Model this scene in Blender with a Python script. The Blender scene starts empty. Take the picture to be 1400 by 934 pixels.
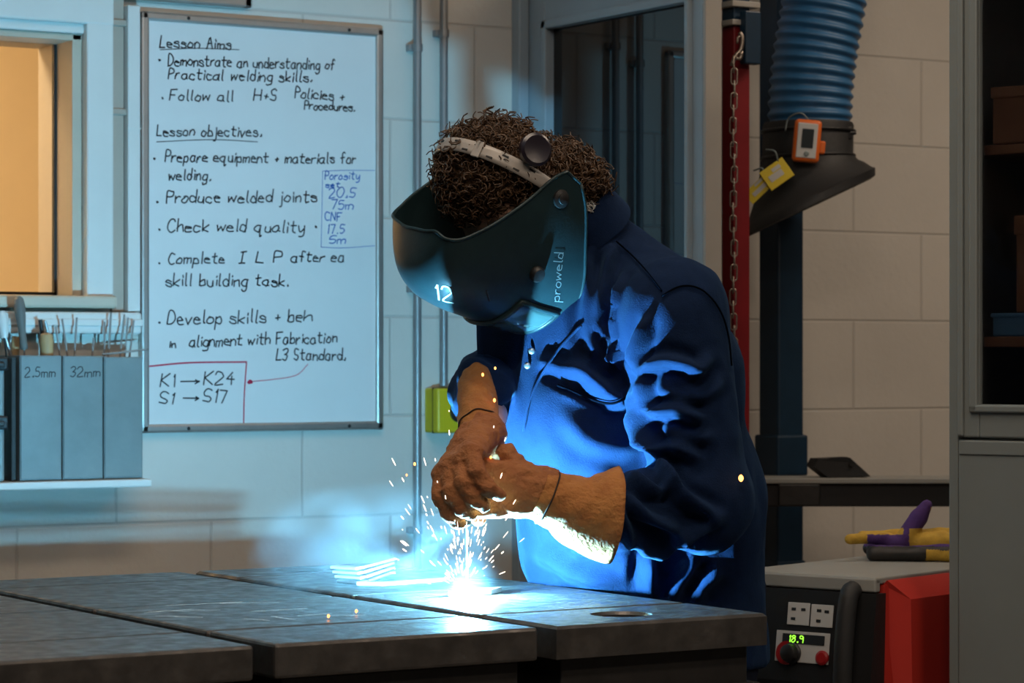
import bpy, bmesh, math, random
import numpy as np
from mathutils import Vector, Matrix, noise
random.seed(7); rng = np.random.default_rng(7)
C = bpy.context.scene.collection
SC = bpy.context.scene

# ------------------------------------------------------------------ camera
FPX, YH, HC = 3700.0, 490.0, 1.22            # focal length in pixels of a 1400 wide frame, eye level row, eye height
YAW = math.radians(32.1)
VW = np.array([math.sin(YAW), math.cos(YAW), 0.0])       # view direction
RT = np.array([math.cos(YAW), -math.sin(YAW), 0.0])      # to the right
UP = np.array([0, 0, 1.0])
CAMP = np.array([0, 0, HC])
cam_d = bpy.data.cameras.new('camera'); cam = bpy.data.objects.new('camera', cam_d); C.objects.link(cam)
cam.location = CAMP; cam.rotation_euler = (math.pi / 2, 0, -YAW)
cam_d.sensor_width = 36; cam_d.lens = FPX / 1400 * 36; cam_d.shift_y = (YH - 467) / 1400
cam_d.clip_start = .05
cam_d.dof.use_dof = True; cam_d.dof.focus_distance = 4.3; cam_d.dof.aperture_fstop = 10
SC.camera = cam
# ------------------------------------------------------------------ exposure, world, lamps
SC.view_settings.view_transform = 'Standard'; SC.view_settings.look = 'None'
SC.view_settings.exposure = 0; SC.view_settings.gamma = 1; SC.view_settings.use_curve_mapping = False
SC.cycles.volume_step_rate = 1.0
SC.cycles.max_bounces = 8
wd = bpy.data.worlds.new('world'); SC.world = wd; wd.use_nodes = True
wd.node_tree.nodes['Background'].inputs[0].default_value = (.8, .75, .72, 1)
wd.node_tree.nodes['Background'].inputs[1].default_value = .02
ARC = np.array([2.181, 3.608, .863])
def lamp(name, kind, loc, power, col, **k):
    l = bpy.data.lights.new(name, kind); l.energy = power; l.color = col
    for a, b in k.items(): setattr(l, a, b)
    o = bpy.data.objects.new(name, l); C.objects.link(o); o.location = loc
    return o
WARM = (1, .80, .62)
lamp('ceiling_lamp', 'AREA', (2.0, 3.3, 2.98), 16, WARM, shape='RECTANGLE', size=1.4, size_y=.3)
lamp('ceiling_lamp', 'AREA', (4.6, 3.9, 2.98), 17, WARM, shape='RECTANGLE', size=1.4, size_y=.3)
lamp('ceiling_lamp', 'AREA', (1.2, 1.6, 2.98), 32, WARM, shape='RECTANGLE', size=1.4, size_y=.3)
lamp('ceiling_lamp', 'AREA', (3.8, .8, 2.98), 30, WARM, shape='RECTANGLE', size=1.4, size_y=.3)
lamp('office_lamp', 'AREA', (1.3, 6.1, 2.5), 38, (1, .74, .44), shape='RECTANGLE', size=.8, size_y=.4)

# ------------------------------------------------------------------ pixel of the photo -> point of the place
def P(px, py, d): return CAMP + d * (VW + (px - 700) / FPX * RT - (py - YH) / FPX * UP)
def PY(px, py, Y):
    r = VW + (px - 700) / FPX * RT - (py - YH) / FPX * UP
    return CAMP + r * (Y / r[1])
def PZ(px, py, z):
    r = VW + (px - 700) / FPX * RT - (py - YH) / FPX * UP
    return CAMP + r * ((z - HC) / r[2])
def proj(p):
    q = np.asarray(p, float) - CAMP
    d = q @ VW
    return 700 + FPX * (q @ RT) / d, YH - FPX * (q @ UP) / d, d

# ------------------------------------------------------------------ materials
def mat(name, col, rough=.5, metal=0, var=.0, vscale=8, bump=0, bscale=40, spec=.5, emit=None, estr=0, coat=0, sheen=0, vcol=None, stretch=None):
    m = bpy.data.materials.new(name); m.use_nodes = True
    nt = m.node_tree; N = nt.nodes; b = N['Principled BSDF']
    b.inputs['Base Color'].default_value = (*col, 1); b.inputs['Roughness'].default_value = rough
    b.inputs['Metallic'].default_value = metal; b.inputs['Specular IOR Level'].default_value = spec
    b.inputs['Coat Weight'].default_value = coat; b.inputs['Sheen Weight'].default_value = sheen; b.inputs['Sheen Tint'].default_value = (.25, .55, 1, 1); b.inputs['Sheen Roughness'].default_value = .45
    if emit:
        b.inputs['Emission Color'].default_value = (*emit, 1); b.inputs['Emission Strength'].default_value = estr
    tc = N.new('ShaderNodeTexCoord'); src = tc.outputs['Object']
    if stretch:
        mp = N.new('ShaderNodeMapping'); mp.inputs['Scale'].default_value = stretch
        nt.links.new(src, mp.inputs[0]); src = mp.outputs[0]
    if var:
        n = N.new('ShaderNodeTexNoise'); n.inputs['Scale'].default_value = vscale; n.inputs['Detail'].default_value = 6; n.inputs['Roughness'].default_value = .65
        nt.links.new(src, n.inputs['Vector'])
        r = N.new('ShaderNodeMapRange'); r.inputs[1].default_value = .3; r.inputs[2].default_value = .7
        nt.links.new(n.outputs[0], r.inputs[0])
        x = N.new('ShaderNodeMix'); x.data_type = 'RGBA'
        c2 = vcol or tuple(min(1, c * (1 + var)) for c in col)
        c1 = col if vcol else tuple(c * (1 - var) for c in col)
        x.inputs[6].default_value = (*c1, 1); x.inputs[7].default_value = (*c2, 1)
        nt.links.new(r.outputs[0], x.inputs[0]); nt.links.new(x.outputs[2], b.inputs['Base Color'])
    if bump:
        n = N.new('ShaderNodeTexNoise'); n.inputs['Scale'].default_value = bscale; n.inputs['Detail'].default_value = 4
        nt.links.new(src, n.inputs['Vector'])
        u = N.new('ShaderNodeBump'); u.inputs['Strength'].default_value = bump; u.inputs['Distance'].default_value = .004
        nt.links.new(n.outputs[0], u.inputs['Height']); nt.links.new(u.outputs[0], b.inputs['Normal'])
    return m

def wall_material():
    m = mat('painted_blockwork', (.66, .62, .56), .55, var=.05, vscale=2.5)
    nt = m.node_tree; N = nt.nodes; b = N['Principled BSDF']
    tc = N['Texture Coordinate']
    sx = N.new('ShaderNodeSeparateXYZ'); nt.links.new(tc.outputs['Object'], sx.inputs[0])
    cx = N.new('ShaderNodeCombineXYZ')
    for a, off, k in (('X', .336, 0), ('Z', -.035, 1)):
        s = N.new('ShaderNodeMath'); s.operation = 'SUBTRACT'; s.inputs[1].default_value = off
        nt.links.new(sx.outputs[a], s.inputs[0]); nt.links.new(s.outputs[0], cx.inputs[k])
    br = N.new('ShaderNodeTexBrick'); nt.links.new(cx.outputs[0], br.inputs['Vector'])
    br.offset = .5; br.offset_frequency = 2; br.squash = 1
    for k, v in (('Scale', 1), ('Mortar Size', .004), ('Mortar Smooth', .6), ('Bias', 0), ('Brick Width', .45), ('Row Height', .225)): br.inputs[k].default_value = v
    # joints mixed a little darker than the blocks
    mix = N.new('ShaderNodeMix'); mix.data_type = 'RGBA'; mix.inputs[7].default_value = (.40, .37, .33, 1)
    old = b.inputs['Base Color'].links[0].from_socket
    f = N.new('ShaderNodeMath'); f.operation = 'MULTIPLY'; f.inputs[1].default_value = .4
    nt.links.new(br.outputs['Fac'], f.inputs[0]); nt.links.new(f.outputs[0], mix.inputs[0])
    nt.links.new(old, mix.inputs[6]); nt.links.new(mix.outputs[2], b.inputs['Base Color'])
    no = N.new('ShaderNodeTexNoise'); no.inputs['Scale'].default_value = 60; nt.links.new(tc.outputs['Object'], no.inputs['Vector'])
    ad = N.new('ShaderNodeMath'); ad.operation = 'MULTIPLY_ADD'; ad.inputs[1].default_value = -1.0
    nt.links.new(br.outputs['Fac'], ad.inputs[0])
    sc = N.new('ShaderNodeMath'); sc.operation = 'MULTIPLY'; sc.inputs[1].default_value = .35
    nt.links.new(no.outputs[0], sc.inputs[0]); nt.links.new(sc.outputs[0], ad.inputs[2])
    u = N.new('ShaderNodeBump'); u.inputs['Strength'].default_value = .5; u.inputs['Distance'].default_value = .005
    nt.links.new(ad.outputs[0], u.inputs['Height']); nt.links.new(u.outputs[0], b.inputs['Normal'])
    return m

def leather(name, c1, c2):
    return mat(name, c1, .8, var=.2, vscale=30, vcol=c2, bump=.9, bscale=160, spec=.2)

M = dict(
    wall=wall_material(),
    floor=mat('concrete_floor', (.16, .15, .14), .6, var=.2, vscale=3, bump=.2),
    ceil=mat('ceiling_paint', (.6, .58, .55), .8, var=.04),
    white=mat('white_gloss_paint', (.72, .72, .69), .35, var=.04, vscale=5),
    cream=mat('cream_paint', (.55, .48, .38), .5, var=.06, vscale=6),
    beige=mat('beige_paint', (.42, .36, .30), .6, var=.08, vscale=6),
    peach=mat('office_wall_paint', (.86, .72, .50), .7, var=.02),
    board=mat('whiteboard_enamel', (.74, .75, .74), .22, var=.03, vscale=4),
    alu=mat('anodised_aluminium', (.50, .47, .44), .38, .8, var=.08, vscale=20),
    ink=mat('black_marker', (.008, .009, .012), .5),
    blueink=mat('blue_marker', (.015, .12, .45), .5),
    redink=mat('red_marker', (.55, .02, .07), .5),
    chalk=mat('white_chalk', (.85, .86, .84), .8, var=.1, vscale=90),
    galv=mat('grey_painted_sheet', (.20, .245, .25), .45, .15, var=.12, vscale=9, bump=.1, bscale=12),
    pipe=mat('grey_conduit', (.30, .30, .30), .4, .5, var=.1, vscale=12),
    yellow=mat('yellow_plastic', (.62, .48, .015), .4, var=.05),
    red=mat('red_button', (.35, .012, .015), .35),
    redsteel=mat('dark_red_paint', (.20, .008, .012), .45, var=.15, vscale=9),
    bluepaint=mat('blue_steel_paint', (.008, .032, .065), .45, var=.2, vscale=9),
    chain=mat('chain_steel', (.36, .30, .25), .35, .9, var=.2, vscale=60),
    steel=mat('bright_steel', (.55, .55, .55), .35, .9, var=.1, vscale=50),
    scrap=mat('light_cut_steel', (.62, .64, .64), .5, .1, var=.1, vscale=50),
    darksteel=mat('dark_steel', (.03, .028, .027), .5, .4, var=.3, vscale=20, bump=.2),
    hose=mat('blue_ribbed_hose', (.03, .13, .28), .42, var=.15, vscale=14),
    black=mat('black_plastic', (.012, .012, .013), .45, var=.1, bump=.1, bscale=90),
    matteblack=mat('matt_black_plastic', (.014, .014, .015), .6, var=.1, bump=.15, bscale=90),
    shell=mat('black_helmet_shell', (.014, .031, .036), .36, var=.15, vscale=22, bump=.06, bscale=220, spec=.22),
    shellin=mat('helmet_lining', (.012, .012, .013), .7),
    lensglass=mat('dark_welding_lens', (.05, .09, .09), .12, coat=.5),
    band=mat('grey_headband_plastic', (.34, .31, .28), .4, var=.08, vscale=40),
    knob=mat('violet_black_plastic', (.016, .012, .02), .3),
    orange=mat('orange_plastic', (.75, .15, .02), .4),
    screen=mat('dark_screen', (.03, .035, .04), .2),
    label=mat('pale_label', (.55, .55, .54), .5),
    glow=mat('green_digits', (.02, .1, .01), .5, emit=(.35, 1, .05), estr=1.6),
    dooredge=mat('door_paint_cream', (.40, .37, .33), .5, var=.06),
    doorface=mat('door_paint_grey_blue', (.30, .36, .40), .45, var=.06),
    glass=mat('dark_door_glass', (.004, .006, .008), .02, spec=.6),
    cabinet=mat('grey_cabinet_enamel', (.20, .22, .215), .42, var=.05, vscale=4),
    brown=mat('brown_cardboard', (.20, .10, .05), .8, var=.15),
    boxblue=mat('blue_box_card', (.08, .20, .34), .7),
    machinegrey=mat('machine_grey_lid', (.30, .30, .28), .45, var=.06),
    machinered=mat('machine_red', (.50, .03, .02), .45, var=.08, vscale=6),
    jacket=mat('navy_cotton_drill', (.007, .0165, .048), .9, var=.12, vscale=70, bump=.3, bscale=420, spec=.05, sheen=.10),
    trouser=mat('dark_trouser_cloth', (.012, .016, .03), .9, var=.12, vscale=60, bump=.2, bscale=300, spec=.1),
    boot=mat('black_boot_leather', (.012, .011, .01), .5, bump=.2),
    skin=mat('skin', (.55, .33, .24), .55, var=.06, vscale=30),
    hair=mat('dark_brown_hair', (.075, .040, .020), .45, var=.4, vscale=60, spec=.4),
    glove=leather('orange_split_leather', (.26, .095, .04), (.36, .145, .055)),
    cuff=leather('golden_split_leather', (.33, .125, .04), (.46, .20, .06)),
    seam=mat('dark_thread', (.03, .015, .008), .8),
    purple=mat('purple_fabric', (.075, .03, .16), .85, var=.15, vscale=40, bump=.3, bscale=200),
    ygl=mat('yellow_leather', (.55, .33, .04), .8, var=.2, vscale=40, bump=.3, bscale=150),
    wood=mat('pale_wood', (.45, .29, .14), .55, var=.25, vscale=30, stretch=(1, 1, .15)),
    greyhandle=mat('grey_rubber', (.14, .14, .13), .6, var=.1),
    flux=mat('electrode_flux', (.30, .27, .25), .75, var=.2, vscale=50),
    flag=mat('yellow_tag', (.72, .55, .03), .5, var=.06),
)
def table_material():
    m = mat('scuffed_steel_plate', (.062, .058, .056), .42, .5, var=.5, vscale=26, bump=.22, bscale=75, vcol=(.105, .097, .09))
    nt = m.node_tree; N = nt.nodes; b = N['Principled BSDF']; tc = N['Texture Coordinate']
    n = N.new('ShaderNodeTexNoise'); n.inputs['Scale'].default_value = 34; n.inputs['Detail'].default_value = 8
    nt.links.new(tc.outputs['Object'], n.inputs['Vector'])
    r = N.new('ShaderNodeMapRange'); r.inputs[1].default_value = .35; r.inputs[2].default_value = .65; r.inputs[3].default_value = .30; r.inputs[4].default_value = .58
    nt.links.new(n.outputs[0], r.inputs[0]); nt.links.new(r.outputs[0], b.inputs['Roughness'])
    return m
M['plate'] = table_material()

# ------------------------------------------------------------------ objects
ROOTM = {}
def tag(o, label, cat, group=None, kind=None):
    o['label'] = label; o['category'] = cat
    if group: o['group'] = group
    if kind: o['kind'] = kind
    return o
def thing(name, label, cat, loc=(0, 0, 0), rz=0, group=None, kind=None):
    o = bpy.data.objects.new(name, None); C.objects.link(o); o.empty_display_size = .1
    o.location = tuple(loc); o.rotation_euler = (0, 0, rz)
    ROOTM[o.name] = Matrix.Translation(Vector(tuple(map(float, loc)))) @ Matrix.Rotation(rz, 4, 'Z')
    return tag(o, label, cat, group, kind)
def mesh_obj(name, verts, faces, m, parent=None, smooth=False, local=False, loc=None, fmat=None):
    """one mesh object; verts are world points unless local"""
    v = np.asarray(verts, float).reshape(-1, 3)
    mt = Matrix.Identity(4)
    if parent is not None: mt = ROOTM.get(parent.name, mt)
    elif loc is not None: mt = Matrix.Translation(Vector(tuple(map(float, loc))))
    if not local:
        a = np.array(mt.inverted()); v = v @ a[:3, :3].T + a[:3, 3]
    me = bpy.data.meshes.new(name); me.from_pydata(v.tolist(), [], [list(map(int, f)) for f in faces]); me.update()
    for q in (m if isinstance(m, (list, tuple)) else [m]): me.materials.append(q)
    if fmat is not None: me.polygons.foreach_set('material_index', np.asarray(fmat, np.int32))
    if smooth: me.polygons.foreach_set('use_smooth', [True] * len(me.polygons))
    o = bpy.data.objects.new(name, me); C.objects.link(o)
    if parent is not None: o.parent = parent; ROOTM[o.name] = mt
    elif loc is not None: o.location = tuple(map(float, loc)); ROOTM[o.name] = mt
    return o
def frame(z, x=None):
    z = np.asarray(z, float); z = z / np.linalg.norm(z)
    x = np.asarray(x if x is not None else ((1, 0, 0) if abs(z[0]) < .8 else (0, 1, 0)), float)
    x = x - z * (x @ z); x /= np.linalg.norm(x)
    return np.stack([x, np.cross(z, x), z], 1)
def spline(pts, n):
    p = np.asarray(pts, float); k = len(p)
    if k == 2: return p[0] + (p[1] - p[0]) * np.linspace(0, 1, n)[:, None]
    q = np.vstack([2 * p[0] - p[1], p, 2 * p[-1] - p[-2]])
    out = []
    for t in np.linspace(0, k - 1 - 1e-9, n):
        i = int(t); f = t - i; a, b, c, d = q[i:i + 4]
        out.append(.5 * (2 * b + (c - a) * f + (2 * a - 5 * b + 4 * c - d) * f * f + (3 * b - a - 3 * c + d) * f ** 3))
    return np.array(out)
class MB:
    def __init__(s): s.v = []; s.f = []; s.n = 0
    def add(s, v, f):
        v = np.asarray(v, float).reshape(-1, 3)
        s.v.append(v); s.f += [[i + s.n for i in q] for q in f]; s.n += len(v); return s
    def box(s, c, size, R=None, bev=0, seg=2):
        bm = bmesh.new(); bmesh.ops.create_cube(bm, size=1)
        for v in bm.verts: v.co = Vector([a * b for a, b in zip(v.co, size)])
        if bev: bmesh.ops.bevel(bm, geom=bm.edges[:], offset=min(bev, min(size) * .45), segments=seg, affect='EDGES', profile=.5)
        v = np.array([q.co[:] for q in bm.verts]); bm.verts.index_update()
        f = [[q.index for q in p.verts] for p in bm.faces]; bm.free()
        if R is not None: v = v @ np.asarray(R).T
        return s.add(v + np.asarray(c, float), f)
    def span(s, lo, hi, bev=0):
        lo, hi = np.asarray(lo, float), np.asarray(hi, float); return s.box((lo + hi) / 2, hi - lo, None, bev)
    def tube(s, pts, r, n=10, cap=True, closed=False):
        p = np.asarray(pts, float); k = len(p); r = np.broadcast_to(np.asarray(r, float), (k,))
        t = np.gradient(p, axis=0)
        if closed: t = np.roll(p, -1, 0) - np.roll(p, 1, 0)
        R = frame(t[0]); x = R[:, 0]; vs = []
        for i in range(k):
            z = t[i] / (np.linalg.norm(t[i]) + 1e-12); x = x - z * (x @ z); x /= np.linalg.norm(x) + 1e-12; y = np.cross(z, x)
            a = np.arange(n) * 2 * math.pi / n
            vs.append(p[i] + r[i] * (np.cos(a)[:, None] * x + np.sin(a)[:, None] * y))
        f = []
        for i in range(k if closed else k - 1):
            j = (i + 1) % k
            for a in range(n): b = (a + 1) % n; f.append([i * n + a, i * n + b, j * n + b, j * n + a])
        if cap and not closed: f += [list(range(n))[::-1], [(k - 1) * n + a for a in range(n)]]
        return s.add(np.vstack(vs), f)
    def lathe(s, prof, o, R=None, n=24, cap=True):
        """prof: (radius, height) rows along the local z axis"""
        R = np.eye(3) if R is None else np.asarray(R); a = np.arange(n) * 2 * math.pi / n; vs = []; f = []
        for r, h in prof: vs.append(np.stack([r * np.cos(a), r * np.sin(a), np.full(n, h)], 1))
        for i in range(len(prof) - 1):
            for q in range(n): b = (q + 1) % n; f.append([i * n + q, i * n + b, (i + 1) * n + b, (i + 1) * n + q])
        if cap: f += [list(range(n))[::-1], [(len(prof) - 1) * n + q for q in range(n)]]
        return s.add(np.vstack(vs) @ R.T + np.asarray(o, float), f)
    def prism(s, poly, o, ex, ey, ez, h):
        """polygon in the (ex, ey) plane pushed h along ez"""
        ex, ey, ez, o = (np.asarray(q, float) for q in (ex, ey, ez, o)); k = len(poly)
        a = np.array([o + x * ex + y * ey for x, y in poly]); b = a + ez * h
        f = [list(range(k))[::-1], [k + i for i in range(k)]] + [[i, (i + 1) % k, k + (i + 1) % k, k + i] for i in range(k)]
        return s.add(np.vstack([a, b]), f)
    def build(s, name, m, parent=None, smooth=False, local=False, loc=None, fmat=None):
        o = mesh_obj(name, np.vstack(s.v), s.f, m, parent, smooth, local, loc, fmat)
        bm = bmesh.new(); bm.from_mesh(o.data); bmesh.ops.recalc_face_normals(bm, faces=bm.faces[:]); bm.to_mesh(o.data); bm.free()
        return o
def smooth_by_angle(o, deg=40):
    o.data.polygons.foreach_set('use_smooth', [True] * len(o.data.polygons))
    bm = bmesh.new(); bm.from_mesh(o.data)
    for e in bm.edges:
        e.smooth = not (len(e.link_faces) == 2 and e.calc_face_angle(0) > math.radians(deg))
    bm.to_mesh(o.data); bm.free(); return o

# ------------------------------------------------------------------ solid shapes blended on a grid
def cone_d(q, a, b, ra, rb, sc=None):
    """distance to a tapered capsule; sc = (R, sx, sy) squashes its section"""
    a, b = np.asarray(a, float), np.asarray(b, float)
    k = 1.0
    if sc is not None:
        R, s = sc; k = float(min(s)); s = np.asarray(s, float)
        q = ((q - a) @ R) / s; b = ((b - a) @ R) / s; a = np.zeros(3)
    ab = b - a; t = np.clip(((q - a) @ ab) / (ab @ ab + 1e-12), 0, 1)
    return (np.linalg.norm(q - a - t[..., None] * ab, axis=-1) - (ra + (rb - ra) * t)) * k
def smin(a, b, k):
    h = np.clip(.5 + .5 * (b - a) / k, 0, 1); return b + (a - b) * h - k * h * (1 - h)
def surface(fn, lo, hi, h):
    lo, hi = np.asarray(lo, float), np.asarray(hi, float); n = np.ceil((hi - lo) / h).astype(int) + 1
    g = np.stack(np.meshgrid(*[lo[i] + h * np.arange(n[i]) for i in range(3)], indexing='ij'), -1)
    F = fn(g.reshape(-1, 3)).reshape(n).astype(float)
    ins = F < 0
    cs = n - 1; acc = np.zeros((*cs, 3)); cnt = np.zeros(cs)
    corner = lambda A, c: A[c[0]:c[0] + cs[0], c[1]:c[1] + cs[1], c[2]:c[2] + cs[2]]
    for ax in range(3):
        o1, o2 = [i for i in range(3) if i != ax]
        for u in (0, 1):
            for w in (0, 1):
                c0 = [0, 0, 0]; c0[o1] = u; c0[o2] = w; c1 = list(c0); c1[ax] = 1
                A, B = corner(F, c0), corner(F, c1); x = (A < 0) != (B < 0)
                t = np.where(x, A / np.where(x, A - B, 1), 0)
                acc[..., ax] += np.where(x, t, 0); acc[..., o1] += np.where(x, u, 0); acc[..., o2] += np.where(x, w, 0); cnt += x
    act = cnt > 0; idx = -np.ones(cs, int); idx[act] = np.arange(act.sum())
    ij = np.argwhere(act); V = lo + h * (ij + acc[act] / cnt[act][:, None]); faces = []
    for ax in range(3):
        o1, o2 = [(1, 2), (2, 0), (0, 1)][ax]
        s0 = [slice(None)] * 3; s1 = [slice(None)] * 3; s0[ax] = slice(0, -1); s1[ax] = slice(1, None)
        A, B = ins[tuple(s0)], ins[tuple(s1)]; e = np.argwhere(A != B)
        ok = (e[:, o1] > 0) & (e[:, o2] > 0) & (e[:, o1] < n[o1] - 1) & (e[:, o2] < n[o2] - 1); e = e[ok]
        d1 = np.zeros(3, int); d1[o1] = 1; d2 = np.zeros(3, int); d2[o2] = 1
        gi = lambda q: idx[q[:, 0], q[:, 1], q[:, 2]]
        Q = np.stack([gi(e - d1 - d2), gi(e - d2), gi(e), gi(e - d1)], 1)
        flip = ~A[e[:, 0], e[:, 1], e[:, 2]]; Q[flip] = Q[flip][:, ::-1]; faces.append(Q)
    return V, np.vstack(faces)
def vnormals(V, Q):
    fn = np.cross(V[Q[:, 2]] - V[Q[:, 0]], V[Q[:, 3]] - V[Q[:, 1]]); N = np.zeros_like(V)
    for i in range(4): np.add.at(N, Q[:, i], fn)
    return N / (np.linalg.norm(N, axis=1, keepdims=True) + 1e-12)
def relax(V, Q, it=2, lam=.5):
    E = np.vstack([Q[:, [i, (i + 1) % 4]] for i in range(4)])
    for _ in range(it):
        S = np.zeros_like(V); c = np.zeros(len(V))
        np.add.at(S, E[:, 0], V[E[:, 1]]); np.add.at(c, E[:, 0], 1)
        V = V + lam * (S / np.maximum(c, 1)[:, None] - V)
    return V

# ------------------------------------------------------------------ pen strokes
GL = {'a': "59 29 07 05 24 44 57;59 55 64", 'b': "0e 04;07 29 49 57 55 34 14 05", 'c': "58 39 19 07 05 24 44 55", 'd': "5e 54;57 39 19 07 05 24 44 56",
 'e': "07 57 48 29 08 05 24 54", 'f': "5d 3e 2c 24;09 49", 'g': "59 29 07 05 24 44 57;59 51 30 10 01", 'h': "0e 04;07 29 49 57 54", 'i': "19 14;1b 1c",
 'j': "29 21 00;2b 2c", 'k': "0e 04;59 06 54", 'l': "1e 15 24", 'm': "09 04;08 29 38 34;38 59 78 74", 'n': "09 04;07 29 49 57 54", 'o': "29 07 05 24 44 56 58 39 29",
 'p': "09 00;08 29 49 57 55 34 05", 'q': "59 29 07 05 24 44 57;59 50 71", 'r': "09 04;07 29 49", 's': "58 39 19 08 37 56 54 24 05", 't': "2d 25 34 54;0a 5a",
 'u': "09 05 24 44 57;59 54", 'v': "09 24 59", 'w': "09 14 38 54 79", 'y': "09 15 34 57;59 52 30 10", 'A': "04 2e 3e 64;19 59", 'C': "6d 4e 2e 0b 07 24 44 65",
 'D': "04 0e 3e 6b 67 34 04", 'F': "04 0e 6e;09 49", 'H': "0e 04;6e 64;09 69", 'I': "0e 4e;2e 24;04 44", 'K': "0e 04;6e 09 64", 'L': "0e 04 54",
 'P': "04 0e 3e 5d 5a 39 09", 'S': "5d 3e 1e 0c 19 48 56 44 24 05", 'N': "04 0e 64 6e", '0': "2e 0b 07 24 44 67 6b 4e 2e", '1': "1c 2e 24", '2': "0c 1e 4e 5c 5a 04 64",
 '3': "0d 2e 4e 5c 4a 29;39 58 56 34 05", '4': "4e 08 68;4b 44", '5': "5e 1e 0a 3a 58 56 34 05", '7': "0e 5e 24", '8': "2e 0c 4a 57 34 14 07 5c 3e 2e", '9': "5c 3e 1e 0c 1a 4a 5c 54",
 '+': "17 57;39 35", '.': "14 24 25", '*': "28 38 37 28 37", '>': "07 f7;c9 f7 c5", "'": "1e 1c"}
SHARP = set('LFHIKAN147+>kvwt')
def strokes(text, jit=.03, slant=.08):
    """polylines of a line of handwriting, cap height 1, and its width"""
    x = 0; out = []
    for ch in text:
        if ch == ' ': x += .55; continue
        dy = random.uniform(-jit, jit); w = 0
        for pl in GL[ch].split(';'):
            p = np.array([[int(q[0], 16) / 10, (int(q[1], 16) - 4) / 10] for q in pl.split()]); w = max(w, p[:, 0].max())
            p += rng.uniform(-jit, jit, p.shape)
            if ch not in SHARP and len(p) > 2: p = spline(p, len(p) * 3)
            p = p + [x, dy]; p[:, 0] += slant * p[:, 1]
            if ch in SHARP: out += [u + (v - u) * np.linspace(0, 1, 4)[:, None] for u, v in zip(p[:-1], p[1:])]
            else: out.append(p)
        x += w + .22
    return out, x - .22
def ribbon(mb, p3, nrm, w):
    """a flat line of ink: p3 points on a surface with normals nrm"""
    p3 = np.asarray(p3, float); n = np.broadcast_to(np.asarray(nrm, float), p3.shape); t = np.gradient(p3, axis=0)
    t /= np.linalg.norm(t, axis=1, keepdims=True) + 1e-12; s = np.cross(n, t); s /= np.linalg.norm(s, axis=1, keepdims=True) + 1e-12
    p3 = p3.copy(); p3[0] -= t[0] * w * .4; p3[-1] += t[-1] * w * .4
    k = len(p3); mb.add(np.vstack([p3 + s * w / 2, p3 - s * w / 2]), [[i, i + 1, k + i + 1, k + i] for i in range(k - 1)])
# ================================================================== THE ROOM
WY = 5.36
def struct(o, label, cat): return tag(o, label, cat, kind='structure')
m = MB(); m.span((-2.5, -2.5, -.1), (8, 7.6, 0)); struct(m.build('floor', M['floor']), 'grey concrete workshop floor', 'floor')
m = MB(); m.span((-2.5, -2.5, 3.0), (8, WY, 3.1)); struct(m.build('ceiling', M['ceil']), 'pale workshop ceiling', 'ceiling')
WX0, WX1, WZ0, WZ1 = 1.25, 2.283, 1.352, 1.909
m = MB()
m.span((-2.5, WY, 0), (WX0, WY + .2, 3)); m.span((WX1, WY, 0), (8, WY + .2, 3))
m.span((WX0, WY, 0), (WX1, WY + .2, WZ0)); m.span((WX0, WY, WZ1), (WX1, WY + .2, 3))
struct(m.build('wall_back', M['wall']), 'white painted blockwork wall behind the welder', 'wall')
m = MB(); m.span((-2.5, 6.7, 0), (4, 6.8, 2.7)); m.span((-.4, WY + .2, 0), (-.3, 6.7, 2.7)); m.span((3.4, WY + .2, 0), (3.5, 6.7, 2.7)); m.span((-.4, WY + .2, 2.7), (3.5, 6.8, 2.75))
struct(m.build('wall_office', M['peach']), 'warm lit orange office wall seen through the window', 'wall')

w = thing('window_1', 'interior window with pale frame showing the warm office', 'window', (1.8, WY, WZ0), kind='structure')
m = MB(); CW = .061
m.span((WX1, WY - .028, WZ0 - .02), (WX1 + CW, WY, WZ1 + .06), .004)
m.span((WX0 - CW, WY - .028, WZ0 - .02), (WX0, WY, WZ1 + .06), .004)
m.span((WX0 - CW, WY - .03, WZ1 + .02), (WX1 + CW, WY, WZ1 + .085), .004)
m.span((WX0 - CW - .02, WY - .042, WZ1 + .085), (WX1 + CW + .02, WY, WZ1 + .115), .006)
m.span((WX0, WY - .012, WZ1), (WX1, WY, WZ1 + .022), .003)
m.build('window_frame', M['white'], w)
m = MB()
m.span((WX1 - .022, WY, WZ0), (WX1 - .0005, WY + .19, WZ1), .002); m.span((WX0, WY, WZ0), (WX0 + .03, WY + .19, WZ1), .002)
m.span((WX0, WY, WZ1 - .014), (WX1, WY + .19, WZ1 - .0005), .002)
m.build('window_jamb', M['cream'], w)
m = MB(); m.span((WX1 - .028, WY + .085, WZ0), (WX1 - .022, WY + .097, WZ1 - .015)); m.span((WX0, WY + .085, WZ0 + .004), (WX1, WY + .097, WZ0 + .010)); m.build('glazing_bead', M['darksteel'], w)
m = MB(); m.span((WX0 - .09, WY - .05, WZ0 - .026), (WX1 + CW, WY + .19, WZ0), .006); m.build('window_sill', M['cream'], w)
gl = bpy.data.materials.new('clear_pane'); gl.use_nodes = True
b = gl.node_tree.nodes['Principled BSDF']; b.inputs['Base Color'].default_value = (1, 1, 1, 1); b.inputs['Roughness'].default_value = 0; b.inputs['Transmission Weight'].default_value = 1; b.inputs['IOR'].default_value = 1.02
m = MB(); m.span((WX0 + .03, WY + .089, WZ0 + .008), (WX1 - .026, WY + .093, WZ1 - .014)); m.build('window_pane', gl, w)

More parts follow.
